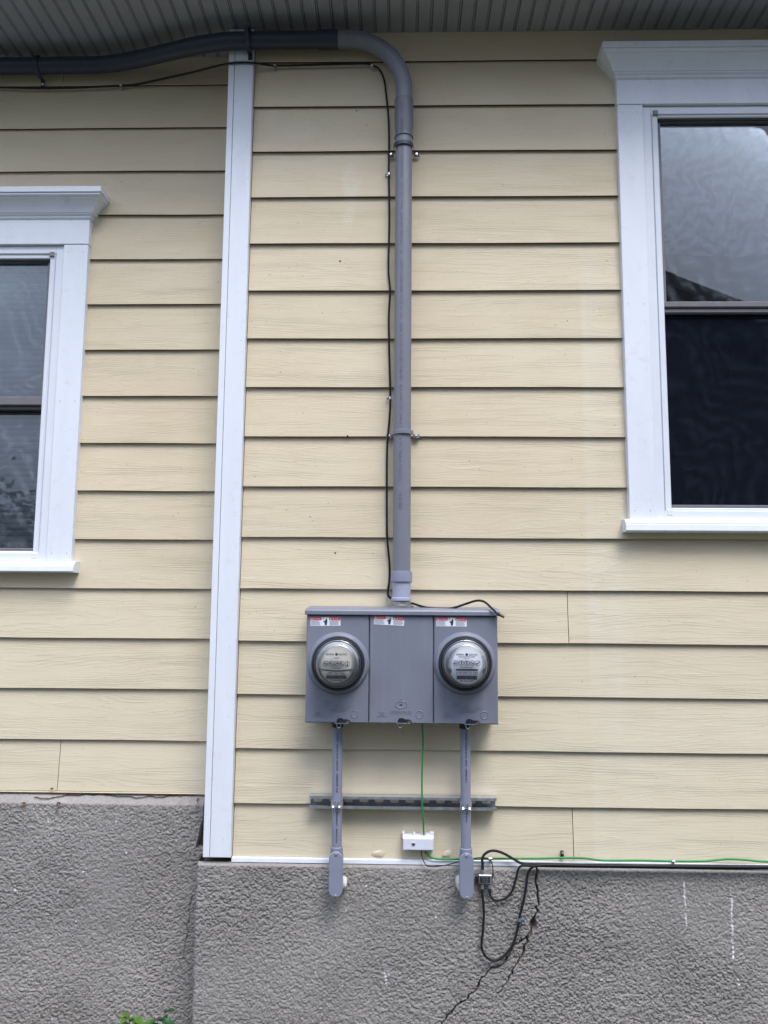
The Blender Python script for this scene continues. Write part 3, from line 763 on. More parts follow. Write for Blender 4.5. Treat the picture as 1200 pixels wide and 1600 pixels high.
YFL = YL - 0.030
ZTL = ZB_L - 0.006
XFR = WX(YFL, (318, 1262))
Xs = np.concatenate([np.linspace(XL, -1.96, 40), np.arange(-1.957, XFR + 0.03, step)])
Zs = np.concatenate([np.linspace(-0.05, 0.14, 26), np.arange(0.143, ZTL - 0.03, step), np.linspace(ZTL - 0.0285, ZTL, 12)])
Xg, Zg = np.meshgrid(Xs, Zs); rel = relief(Xg, Zg, 31)
mk = np.zeros(Xg.shape + (4,)); mk[..., 3] = 1
dep = ZTL - Zg
edge = 0.026 + 0.010 * vnoise(Xg*8, Xg*0, 63)
top = np.clip(1 - (dep - edge) / 0.010, 0, 1)
hair = jag([(W(x, y, YFL).x, W(x, y, YFL).z) for x, y in ((30,1247),(60,1251),(110,1247),(150,1244),(178,1249),(240,1250),(300,1246))], 0.004, 0.02, 8)
hd = np.clip(1 - polydist(Xg, Zg, hair) / 0.0028, 0, 1) * (vnoise(Xg*6, Zg*0+2, 65) > 0.42)
vert = jag([(W(x, y, YFL).x, W(x, y, YFL).z) for x, y in ((300,1400),(297,1432),(290,1470),(286,1500))], 0.006, 0.014, 9)
hd = np.maximum(hd, np.clip(1 - polydist(Xg, Zg, vert) / 0.0017, 0, 1) * 0.35)
chalk = np.zeros(Xg.shape)
for _ in range(22):
    sx, sz = rng.uniform(-1.5, XFR), rng.uniform(0.2, ZTL - 0.04); chalk = np.maximum(chalk, np.hypot(Xg - sx, Zg - sz) < rng.uniform(0.0015, 0.0035))
mk[..., 0] = chalk * 0.9; mk[..., 1] = np.clip(hd * 1.4, 0, 1); mk[..., 2] = top * 0.25
def yf_left(X, Z):
    y = YFL - rel * (1 - 0.5 * top) + hd ** 0.5 * 0.012
    return y + np.clip(1 - (ZTL - Z) / 0.028, 0, 1) * 0.042
def slant_right(X, Z, Yv):                      # stops short of the bay, leaving the dark slot under the corner board
    lim = XFR - np.clip((ZTL - 0.05 - Z) / 0.16, 0, 1) * 0.034
    lim = np.where(Z < ZT + 0.01, XF0 + 0.05, lim)
    lim = lim + (vnoise(Z*60, Z*0+1, 12) - .5) * 0.006
    over = X > lim
    return np.minimum(X, lim), Z, np.where(over, Yv + (X - lim) * 1.0, Yv)
sheet('foundation', Xs, Zs, yf_left, mk, house, slant_right)['label'] = 'higher foundation under the set-back wall'
MB().box(XL, XF0 + 0.015, YL + 0.012, 0.4, -0.05, ZTL - 0.001).build('foundation_core', 'sheathing', house)

# ------------------------------------------------------------------ the far side of the side yard (mirrored in the panes)
simple('neighbour_paint', (0.16, 0.155, 0.15), 0.7, var=0.1)
NY = -5.6
nb = thing('neighbour_house', 'grey gabled house across the side yard, mirrored in the window panes', 'house', (1.1, NY - 3, 0))
gx0, gx1, gz, rx, rz = -1.2, 3.35, 4.65, 1.1, 5.65
MB().add([(gx0, NY, 0), (gx1, NY, 0), (gx1, NY, gz), (rx, NY, rz - 0.1), (gx0, NY, gz), (gx0, NY - 7, 0), (gx1, NY - 7, 0), (gx1, NY - 7, gz), (rx, NY - 7, rz - 0.1), (gx0, NY - 7, gz)],
         [(0,1,2,3,4), (5,9,8,7,6), (0,4,9,5), (1,6,7,2)]).build('wall', 'neighbour_paint', nb)
rfm = MB()
for xe, ze in ((gx0 - 0.35, gz - 0.08), (gx1 + 0.35, gz - 0.08)):
    rfm.add([(rx, NY + 0.4, rz), (xe, NY + 0.4, ze), (xe, NY - 7.3, ze), (rx, NY - 7.3, rz), (rx, NY + 0.4, rz + 0.14), (xe, NY + 0.4, ze + 0.14), (xe, NY - 7.3, ze + 0.14), (rx, NY - 7.3, rz + 0.14)],
            [(0,1,2,3),(4,7,6,5),(0,4,5,1),(1,5,6,2),(2,6,7,3),(3,7,4,0)])
rfm.build('roof', 'roofing', nb)
MB().box(gx1 + 0.001, gx1 + 5.0, NY - 6, NY - 0.3, 0, 4.45).build('side_wing', 'neighbour_paint', nb)
MB().box(gx1 + 0.36, gx1 + 5.3, NY - 6.2, NY - 0.05, 4.46, 4.72).build('side_wing_roof', 'roofing', nb)
for cx in (-0.2, 2.3):
    wn = MB(); wn.box(cx - 0.5, cx - 0.42, NY + 0.001, NY + 0.03, 1.2, 2.7).box(cx + 0.42, cx + 0.5, NY + 0.001, NY + 0.03, 1.2, 2.7).box(cx - 0.42, cx + 0.42, NY + 0.001, NY + 0.03, 2.62, 2.7).box(cx - 0.42, cx + 0.42, NY + 0.001, NY + 0.03, 1.2, 1.28)
    wo_ = wn.build('window', 'white_trim', nb)
    MB().box(cx - 0.42, cx + 0.42, NY + 0.004, NY + 0.012, 1.28, 2.62).build('pane', 'dark_gasket', wo_)

def tree(x, y, h, rad, label, seed):
    r = random.Random(seed); t = thing('yard_tree', label, 'tree', (x, y, 0), 'trees across the side yard')
    top = Vector((x + 0.1, y, h * 0.72)); tk = MB().tube(curve([(x, y, -0.05), (x + 0.05, y, h * 0.3), top], 6), [0.14 - 0.09 * i / 12 for i in range(13)], 10)
    cs = []
    for i in range(9):
        a = r.uniform(0, 6.28); e = Vector((x + math.cos(a) * rad * r.uniform(.3, .8), y + math.sin(a) * rad * r.uniform(.3, .8), h * r.uniform(0.5, 0.92)))
        tk.tube([Vector((x + 0.06, y, h * r.uniform(0.3, 0.6))), (top + e) / 2, e], [0.045, 0.03, 0.012], 6); cs.append(e)
    tk.build('trunk', 'bark', t); cr_ = MB(); cs.append(top)
    for i in range(5200):
        c = r.choice(cs) + Vector((r.gauss(0, 1), r.gauss(0, 1), r.gauss(0, 0.8))) * rad * 0.30
        d = Vector((r.gauss(0, 1), r.gauss(0, 1), r.gauss(-0.3, 0.6))).normalized(); sd_ = d.orthogonal().normalized() * 0.03; ln = r.uniform(0.08, 0.15)
        cr_.add([c, c + d * ln * 0.5 + sd_, c + d * ln, c + d * ln * 0.5 - sd_], [(0, 1, 2, 3)])
    v = np.array(cr_.v); me = bpy.data.meshes.new('crown'); cc = v.mean(0); me.from_pydata((v - cc).tolist(), [], cr_.f); me.materials.append(MAT['leaf_dark']); link(me, 'crown', Vector(cc), t)
simple('bark', (0.09, 0.07, 0.055), 0.9, var=0.3)
tree(-5.2, -6.2, 2.9, 1.2, 'bushy tree nearest the neighbouring gable, mirrored in the blind window', 1)
tree(-8.4, -5.4, 3.4, 1.6, 'taller bushy tree further along the yard from the gable', 2)

# ------------------------------------------------------------------ curtain and blinds behind the panes
def cloth(x0, x1, ztop, hem, Y, amp, freq, ph, nx=90, nz=16):
    mb = MB(); vs = []
    for j in range(nz + 1):
        for i in range(nx + 1):
            x = x0 + (x1 - x0) * i / nx; zb = hem(x); z = ztop + (zb - ztop) * j / nz
            vs.append((x, Y + amp * math.sin(x * freq + ph + 0.8 * math.sin(x * 9 + ph)) * (0.35 + 0.65 * j / nz), z))
    return mb.add(vs, [(j*(nx+1)+i, j*(nx+1)+i+1, (j+1)*(nx+1)+i+1, (j+1)*(nx+1)+i) for j in range(nz) for i in range(nx)], True)
hz = W(1100, 399, 0.09).z
ct = cloth(WR.xv0 - 0.02, WR.xv1 + 0.02, WR.zv1 + 0.03, lambda x: hz + 0.003 * math.sin(x * 14), 0.09, 0.006, 42, 0.3).build('curtain', 'sheer')
tag(ct, 'pale sheer curtain with watery streaks hanging behind the upper pane', 'curtain')
bl = thing('window_blind', 'closed grey horizontal slat blind behind the window panes', 'blind', ((WL.xv0 + WL.xv1) / 2, YL + 0.085, WL.zv0))
sp_ = 0.0225; nsl = int((WL.zv1 - WL.zv0) / sp_)
slat0 = None
for i in range(nsl):
    z = WL.zv0 + 0.012 + i * sp_
    if slat0 is None:
        sm = MB(); pr = []
        for q in range(7):
            t_ = q / 6 - 0.5; pr.append((0.010 * t_ + 0.002 * (1 - 4 * t_ * t_), 0.024 * t_))
        n = len(pr); vs = [(WL.xv0 + 0.004, YL + 0.085 - a, z + b) for a, b in pr] + [(WL.xv1 - 0.004, YL + 0.085 - a, z + b) for a, b in pr]
        vs += [(x, y + 0.0006, zz) for x, y, zz in vs]
        fs = [(q, q+1, q+1+n, q+n) for q in range(n-1)] + [(q+n+2*n, q+1+n+2*n, q+1+2*n, q+2*n) for q in range(n-1)] + [(0, n, 3*n, 2*n), (n-1, 3*n-1, 4*n-1, 2*n-1)]
        slat0 = sm.add(vs, fs, True).build('slat', 'blind', bl)
    else:
        link(slat0.data, 'slat', WLOC[slat0.name] + Vector((0, random.uniform(-0.0008, 0.0008), i * sp_)), bl)
MB().cbox(WL.xv0 + 0.004, WL.xv1 - 0.004, YL + 0.07, YL + 0.10, WL.zv1 - 0.03, WL.zv1 + 0.01).build('head_rail', 'blind', bl)

# ------------------------------------------------------------------ service conduit (riser, elbow, run under the soffit)
YR = -0.052                                              # riser axis
R2 = 0.0300
zb_r = W(627, 893, YR).z; zt_r = W(631, 200, YR).z
xr_b, xr_t = WX(YR, (627.5, 890)), WX(YR, (631, 215))
xa_ = lambda z: xr_b + (xr_t - xr_b) * (z - zb_r) / (zt_r - zb_r)
cd = thing('service_conduit', 'thick grey plastic conduit rising from the meter cabinet and bending along under the soffit', 'conduit', (xr_b, YR, zb_r))
MB().tube([(xa_(zb_r - 0.02), YR, zb_r - 0.02), (xa_((zb_r+zt_r)/2), YR, (zb_r+zt_r)/2), (xa_(zt_r + 0.03), YR, zt_r + 0.03)], R2, 40).build('riser_pipe', 'pvc', cd)
# bell of the elbow
z1, z2, z3, z4 = (W(632, y, YR).z for y in (216, 206, 200, 157))
MB().lathe([(R2 + 0.0005, z1 - 0.002), (R2 + 0.004, z1), (R2 + 0.004, z1 + 0.005), (R2 + 0.001, z1 + 0.007), (R2 + 0.0012, z2), (R2 + 0.0042, z3 + 0.004), (R2 + 0.0042, z4), (R2 - 0.001, z4 + 0.001)], (xa_(z3), YR, 0), 'z', 40).build('bell_end', 'pvc_bell', cd)
zh_ = W(450, 62.5, YR).z                                   # axis of the run under the soffit
xe = xa_(z4); RB = min(zh_ - z4, 0.205)
pe = [(xe, YR, z4 - 0.005)]
for i in range(0, 25):
    a = math.pi / 2 * i / 24
    pe.append((xe - RB + RB * math.cos(a), YR, zh_ - RB + RB * math.sin(a)))
xj_ = W(527, 62, YR).x
pe = [p for p in pe if p[0] > xj_ - 0.03 or p[2] < zh_ - 0.1]
pe.append((min(xj_ - 0.002, pe[-1][0] - 0.005), YR, zh_))
MB().tube(pe, R2, 40).build('elbow', 'pvc', cd)
xo_ = xj_
x_s0, x_s1 = W(372, 62, YR).x, W(135, 104, YL + YR).x
run = [(xo_, YR, zh_), (xo_ - 0.06, YR, zh_), (xo_ - 0.12, YR, zh_ - 0.001)]
for i in range(0, 17):
    t_ = i / 16; s_ = t_ * t_ * (3 - 2 * t_)
    run.append((x_s0 + (x_s1 - x_s0) * t_, YR + s_ * YL, zh_ - 0.001 - 0.003 * math.sin(math.pi * t_)))
run += [(x_s1 - 0.2, YL + YR, zh_ - 0.002), (XL + 0.02, YL + YR, zh_ - 0.004)]
MB().tube(run, R2, 40).build('overhead_pipe', 'pvc_dark', cd)
MB().tube([(xo_ + 0.003, YR, zh_), (xo_ - 0.075, YR, zh_)], R2 + 0.0032, 40).build('coupling', 'pvc_dark', cd)
# foot: coupling, adapter and threaded hub
ztop_box = W(627, 947.5, -0.05).z
zz = [W(627, y, YR).z for y in (893, 910, 911, 935, 940)]
xb_ = xr_b
MB().lathe([(R2, zz[0] + 0.001), (R2 + 0.0055, zz[0]), (R2 + 0.006, zz[0] - 0.003), (R2 + 0.006, zz[1] + 0.002), (R2 + 0.004, zz[1]), (R2, zz[1])], (xb_, YR, 0), 'z', 40).build('coupling', 'pvc_blue', cd)
ad = MB().lathe([(R2 + 0.001, zz[1] + 0.004), (R2 + 0.001, zz[3] + 0.003), (R2 + 0.005, zz[3]), (R2 + 0.005, zz[4] + 0.003), (R2 - 0.004, zz[4] + 0.002), (R2 - 0.004, zz[4] - 0.003)], (xb_, YR, 0), 'z', 40)
ad.build('terminal_adapter', 'pvc_light', cd)
MB().lathe([(R2 - 0.005, zz[4] + 0.004), (R2 + 0.001, zz[4]), (R2 + 0.001, ztop_box + 0.006), (R2 + 0.011, ztop_box + 0.003), (R2 + 0.011, ztop_box - 0.012)], (xb_, YR, 0), 'z', 40).build('hub', 'aluminium', cd)
# printing that runs down the riser
def pipe_text(mb, s, y0, y1, hgt, side=-0.006, rad=R2, bold=0.0, Yc=YR, xf=None):
    xf = xf or xa_
    vs, fs, a, b, c, d = text_mesh(s, bold)
    za, zb2 = W(627, y0, Yc - rad).z, W(627, y1, Yc - rad).z; k = (za - zb2) / (b - a); ky = hgt / (d - c); out = []
    for v in vs:
        z = za - (v[0] - a) * k; u = side + (v[1] - (c + d) / 2) * ky; th = u / rad
        out.append((xf(z) + (rad + 0.0004) * math.sin(th), Yc - (rad + 0.0004) * math.cos(th), z))
    mb.add(out, fs)
mb = MB()
for s_, y0, y1, h in (('AND UNDERGROUND', 226, 278, 0.0095), ('- MAX 90°C WIRE', 281, 327, 0.0095), ('- SUNLIGHT RESISTANT -', 329, 387, 0.0095), ('®', 391, 396, 0.010),
                      ('- 316T91T CONFORMS TO UL 651 STD', 400, 498, 0.0095), ('- NEMA TC2 SCH', 501, 541, 0.0095), ('- PVC-NN -', 543, 568, 0.0095), ('07/06/2021  18:33', 570, 611, 0.0085),
                      ('SHIFT C/O  LINE # 5', 614, 667, 0.0085), ('6 W L', 684, 701, 0.009), ('Made in The U.S.A.', 704, 752, 0.0105)):
    pipe_text(mb, s_, y0, y1, h)
pipe_text(mb, 'W-III EEEE', 770, 796, 0.009, -0.006, R2, 0.02)
mb.build('printing', 'pipe_print', cd)
mb = MB(); pipe_text(mb, 'DUIT - ABOVE', 160, 206, 0.0095, -0.008, R2 + 0.0044); mb.build('printing', 'pipe_print', cd)

# straps with screw heads
def screw(mb, c, r=0.0065, h=0.004):
    mb.lathe([(r * 0.25, h * 0.55), (r * 0.3, h), (r * 0.75, h * 0.85), (r, h * 0.35), (r, -0.004)], c, 'y', 20)
    mb.lathe([(0.0, h * 0.55), (r * 0.25, h * 0.55)], c, 'y', 20)
def vert_strap(y, x, label, mat_):
    c = W(x, y, YR); w = 0.008
    t = thing('conduit_strap', label, 'strap', (c.x, 0, c.z), 'conduit straps')
    ro = R2 + 0.0042; pts = [(-ro - 0.024, -0.003), (-ro - 0.003, -0.003), (-ro, YR * 0.5)]
    for i in range(17):
        a = math.pi - math.pi * i / 16; pts.append((ro * math.cos(a), YR - ro * math.sin(a)))
    pts += [(ro, YR * 0.5), (ro + 0.003, -0.003), (ro + 0.024, -0.003)]
    mb = MB(); n = len(pts); vs = []
    for k, (dx, dy) in enumerate(pts):
        cxn = (dx, dy - YR); ln = math.hypot(*cxn); th = 0.0022
        ox, oy = (cxn[0] / ln * th, cxn[1] / ln * th) if 2 <= k <= n - 3 else (0, -th)
        for (sx, sy, sz) in ((0, 0, -w), (ox, oy, -w * 0.8), (ox, oy, w * 0.8), (0, 0, w)): vs.append((c.x + dx + sx, dy + sy, c.z + sz + (0.012 if False else 0)))
    mb.add(vs, [(i*4+q, i*4+(q+1) % 4, i*4+4+(q+1) % 4, i*4+4+q) for i in range(n-1) for q in range(4)] + [(0,1,2,3), tuple(n*4-4+q for q in (3,2,1,0))], True)
    mb.build('band', mat_, t)
    for s_ in (-1, 1):
        sm = MB(); screw(sm, (c.x + s_ * (ro + 0.0125), -0.005, c.z)); sm.build('screw', 'bright_metal', t)
vert_strap(230, 630.5, 'two-hole strap on the riser conduit just below its belled elbow joint', 'pvc_dark')
vert_strap(677, 629.5, 'grey two-hole strap halfway down the riser conduit', 'pvc')
def hor_strap(x, y, Yw, label, ys):
    c = W(x, y, Yw + YR); w = 0.008; ro = R2 + 0.0042
    t = thing('conduit_strap', label, 'strap', (c.x, Yw, c.z), 'conduit straps')
    z0_ = zh_ - 0.001; pts = []
    for i in range(17):
        a = math.pi / 2 + math.pi * i / 16; pts.append((Yw + YR + ro * math.cos(a), z0_ + ro * math.sin(a)))
    pts = [(Yw - 0.012, z0_ + ro)] + pts + [(Yw - 0.012, z0_ - ro), (Yw - 0.010, z0_ - ro - 0.022)]
    mb = MB(); n = len(pts); vs = []
    for k, (yy, z) in enumerate(pts):
        d = Vector((yy - Yw - YR, z - z0_)); d.normalize(); d *= 0.0022
        if k == n - 1: d = Vector((-0.0022, 0))
        for (sx, f) in ((-w, 0), (-w * .8, 1), (w * .8, 1), (w, 0)): vs.append((c.x + sx, yy + d.x * f, z + d.y * f))
    mb.add(vs, [(i*4+q, i*4+(q+1) % 4, i*4+4+(q+1) % 4, i*4+4+q) for i in range(n-1) for q in range(4)] + [(0,1,2,3), tuple(n*4-4+q for q in (3,2,1,0))], True)
    mb.build('band', 'pvc_dark', t)
    sm = MB(); screw(sm, (c.x + 0.001, Yw - 0.0125, z0_ - ro - 0.014)); sm.build('screw', 'galvanised' if Yw > 0.05 else 'black_metal', t)
hor_strap(60, 108, YL, 'dark strap holding the overhead conduit to the set-back wall above the left window', 125)
hor_strap(388, 63, -0.014, 'dark strap holding the overhead conduit at the top of the white corner board', 88)

# ------------------------------------------------------------------ meter cabinet
YC = -0.125
bx0 = WX(YC, (480, 962), (476, 1129)); bx1 = WX(YC, (776.5, 962), (779.5, 1132))
bz1 = WZ(YC, (480, 961), (776, 962)); bz0 = WZ(YC, (476, 1129), (779, 1132.5))
s1_, s2_ = WX(YC, (577, 965), (576, 1128)), WX(YC, (677.5, 965), (677.5, 1130))
mc = thing('meter_cabinet', 'grey painted steel cabinet of three bays holding two electricity meters', 'meter cabinet', ((bx0 + bx1) / 2, 0, bz0))
MB().box(bx0 + 0.003, bx1 - 0.003, -0.106, -0.001, bz0 + 0.004, bz1 + 0.004).build('body', 'box_paint', mc)
hx0, hx1 = bx0 - 0.004, bx1 + 0.006
zf1 = WZ(-0.133, (620, 953.5)); zbk = W(620, 947.5, -0.004).z
prof = [(-0.004, zbk), (-0.118, zf1 + 0.004), (-0.131, zf1 + 0.001), (-0.1345, zf1 - 0.004), (-0.1345, bz1 + 0.002), (-0.131, bz1), (-0.126, bz1 + 0.0015), (-0.108, bz1 + 0.005), (-0.002, bz1 + 0.005)]
m = len(prof)
MB().add([(hx0, y, z) for y, z in prof] + [(hx1, y, z) for y, z in prof], [(i, (i+1) % m, (i+1) % m + m, i + m) for i in range(m)] + [tuple(range(m)), tuple(range(2*m-1, m-1, -1))]).build('hood', 'box_paint', mc)
for x0, x1 in ((hx0 - 0.0015, hx0 + 0.02), (hx1 - 0.028, hx1 + 0.0015)):
    MB().cbox(x0, x1, -0.136, -0.11, bz1 + 0.001, zf1 - 0.0015, 0.002).build('hood_end', 'box_paint', mc)
MCZ = [(W(527.5, 1037.5, YC - 0.03).x, W(527.5, 1037.5, YC - 0.03).z), (W(727.5, 1037.5, YC - 0.03).x, W(727.5, 1037.5, YC - 0.03).z)]
def emblem(mb, cx, cz, h):
    """twin antler arcs beside the maker's name"""
    for sx, r in ((-0.0062, 0.0062), (0.0048, 0.0058)):
        pts = [(cx + sx + r * math.cos(a), YC - 0.0006, cz + 0.003 + r * math.sin(a)) for a in [math.pi * 0.95 * i / 8 for i in range(9)]]
        mb.tube(pts, 0.0011, 6)
        mb.tube([pts[-1], (pts[-1][0] - 0.001, YC - 0.0006, cz - 0.010)], 0.0010, 6)
def cover(x0, x1, kind, i):
    mb = MB(); mb.cbox(x0, x1, YC, -0.107, bz0, bz1 - 0.001, 0.0035)
    cv = mb.build('cover', 'box_paint', mc)
    if kind == 'meter':
        cx, cz = MCZ[i]
        MB().lathe([(0.101, -0.001), (0.0985, 0.002), (0.0965, 0.007), (0.0935, 0.0125), (0.0900, 0.0145), (0.0860, 0.0145), (0.0845, 0.012), (0.0845, -0.001)], (cx, YC, cz), 'y', 72).build('raised_rim', 'box_paint', cv)
    # embossed name, emblem and knock-out
    e = MB(); px_ = x0 - 0.0
    if kind == 'meter':
        ex = x0 + (x1 - x0) * 0.385; ez = W(520, 1101, YC).z
        emblem(e, ex - 0.003, ez + 0.003, 0.02)
        text_on(e, 'MILBANK', (ex + 0.040, YC - 0.0007, ez - 0.0055), 0.0125, 0.062, 0.0, 0.0009)
        e.box(ex - 0.012, ex + 0.058, YC - 0.0010, YC + 0.001, ez - 0.0148, ez - 0.0138)
        text_on(e, 'MFG. CO.  KANSAS CITY', (ex + 0.028, YC - 0.0009, ez - 0.0195), 0.0045, 0.048, 0.0, 0.001)
    else:
        ex = (x0 + x1) / 2; ez = W(627, 1101, YC).z
        mb2 = [(ex + 0.019 * math.cos(a), YC - 0.0004, ez + 0.011 * math.sin(a)) for a in [2 * math.pi * q / 32 for q in range(33)]]
        e.tube(mb2, 0.0012, 6); text_on(e, 'M', (ex, YC - 0.0011, ez + 0.001), 0.010, None, 0.01, 0.0013)
        e.tube([(ex - 0.006, YC - 0.0004, ez + 0.014), (ex, YC - 0.0004, ez + 0.019), (ex + 0.006, YC - 0.0004, ez + 0.014)], 0.001, 6)
        text_on(e, 'MILBANK MFG. CO.', (ex, YC - 0.0009, ez - 0.022), 0.006, 0.066, 0.0, 0.001)
        e.box(ex - 0.036, ex + 0.036, YC - 0.0009, YC + 0.001, ez - 0.0285, ez - 0.0277)
    kx, kz = x0 + (x1 - x0) * 0.785, W(555, 1115.5, YC).z
    e.tube([(kx + 0.0115 * math.cos(a), YC - 0.0003, kz + 0.0115 * math.sin(a)) for a in [2 * math.pi * q / 28 for q in range(29)]], 0.0012, 6)
    for dz, tx in ((0.004, 'UTILITY'), (-0.0015, 'USE'), (-0.007, 'ONLY 600V')):
        text_on(e, tx, (x0 + (x1 - x0) * 0.20, YC - 0.0008, kz + dz), 0.0042, None, 0.0, 0.0009)
    e.build('embossing', 'box_paint', cv)
    return cv
gap = 0.0013
CV = [cover(bx0, s1_ - gap, 'meter', 0), cover(s1_ + gap, s2_ - gap, 'blank', 0), cover(s2_ + gap, bx1, 'meter', 1)]
# warning labels: red DANGER / PELIGRO heads, pictogram of a hand, grey small print
def label(cv, xp, yp, rot):
    c = W(xp, yp, YC); wd_, ht = 0.0985, 0.0275
    def R(pts, y): return [(c.x + x * math.cos(rot) - z * math.sin(rot), y, c.z + x * math.sin(rot) + z * math.cos(rot)) for x, z in pts]
    Lb = MB().add(R([(-wd_/2, -ht/2), (wd_/2, -ht/2), (wd_/2, ht/2), (-wd_/2, ht/2)], YC - 0.0006) + R([(-wd_/2, -ht/2), (wd_/2, -ht/2), (wd_/2, ht/2), (-wd_/2, ht/2)], YC + 0.0003),
                  [(0,1,2,3),(7,6,5,4),(0,4,5,1),(1,5,6,2),(2,6,7,3),(3,7,4,0)]).build('warning_label', 'label_white', cv)
    red, wht, ink, gry = MB(), MB(), MB(), MB()
    for x0, x1, word in ((-0.0488, -0.0125, 'DANGER'), (0.0125, 0.0488, 'PELIGRO')):
        red.add(R([(x0, 0.0048), (x1, 0.0048), (x1, 0.0134), (x0, 0.0134)], YC - 0.0009), [(0,1,2,3)])
        wht.add(R([(x0 + 0.002, 0.0062), (x0 + 0.0075, 0.0062), (x0 + 0.00475, 0.0118)], YC - 0.0012), [(0,1,2)])
        t_ = MB(); text_on(t_, word, (0, 0, 0), 0.0040, (x1 - x0) * 0.66, 0.0); xm = (x0 + x1) / 2 + 0.003
        wht.add(R([(v[0] + xm, v[2] + 0.0090) for v in t_.v], YC - 0.0012), t_.f)
        for j in range(6):
            ln = (x1 - x0) * random.uniform(0.72, 0.96); z = 0.0026 - j * 0.0027
            gry.add(R([(x0 + 0.0012, z - 0.0007), (x0 + ln, z - 0.0007), (x0 + ln, z + 0.0007), (x0 + 0.0012, z + 0.0007)], YC - 0.0009), [(0,1,2,3)])
    hand = [(-0.002,-0.0115),(0.004,-0.0115),(0.0052,-0.006),(0.0062,0.000),(0.0058,0.0055),(0.0046,0.0095),(0.0034,0.0105),(0.0022,0.0098),(0.0008,0.0060),(-0.0012,0.0030),(-0.0046,0.0018),(-0.0062,0.0040),(-0.0070,0.0036),(-0.0052,-0.0012),(-0.0030,-0.0030)]
    ink.add(R(hand, YC - 0.0009), [tuple(range(len(hand)))])
    bolt = [(-0.0098,0.0118),(-0.0040,0.0088),(-0.0052,0.0074),(-0.0012,0.0044),(-0.0060,0.0070),(-0.0048,0.0084),(-0.0104,0.0110)]
    ink.add(R(bolt, YC - 0.0011), [tuple(range(len(bolt)))])
    n = 0
    # lettering is flat print on the label
    for mb_, mt in ((red, 'label_red'), (wht, 'label_white'), (ink, 'ink'), (gry, 'label_text')):
        PRINTS.append((mb_, mt, cv))
PRINTS = []
label(CV[0], 508.5, 971.3, 0.015); label(CV[1], 608, 970, -0.045); label(CV[2], 705.5, 972, -0.004)
for mb_, mt, cv in PRINTS: mb_.build('label_print', mt, cv)
# latches under each cover
for xp, yp in ((531, 1129.5), (627, 1129.5), (733.5, 1131)):
    c = W(xp, yp, -0.135); lm = MB()
    pl_ = [(-0.010, -0.001), (0.029, -0.005), (0.033, -0.002), (0.032, 0.006), (0.026, 0.0095), (0.010, 0.0105), (0.004, 0.0145), (-0.006, 0.0135), (-0.011, 0.007)]
    lm.prism([(c.x + a, c.z + b) for a, b in pl_], YC - 0.007, YC - 0.0005)
    lt = lm.build('latch', 'black_metal', mc)
    lm = MB(); lm.box(c.x - 0.017, c.x + 0.020, YC - 0.010, YC + 0.006, c.z - 0.0028, c.z - 0.0008); lm.build('hasp_plate', 'galvanised_dull', lt)
    lm = MB(); lm.lathe([(0.0, 0.010), (0.003, 0.010), (0.0032, 0.0115), (0.0052, 0.0115), (0.0055, 0.006)], (c.x + 0.0255, YC, c.z + 0.001), 'y', 16); lm.build('rivet', 'aluminium', lt)
    lm = MB(); lm.tube([(c.x - 0.004 + 0.0065 * math.cos(a), YC + 0.002, c.z - 0.010 + 0.0075 * math.sin(a)) for a in [2 * math.pi * q / 20 for q in range(21)]], 0.0017, 6)
    lm.build('seal_ring', 'galvanised_dull', lt)

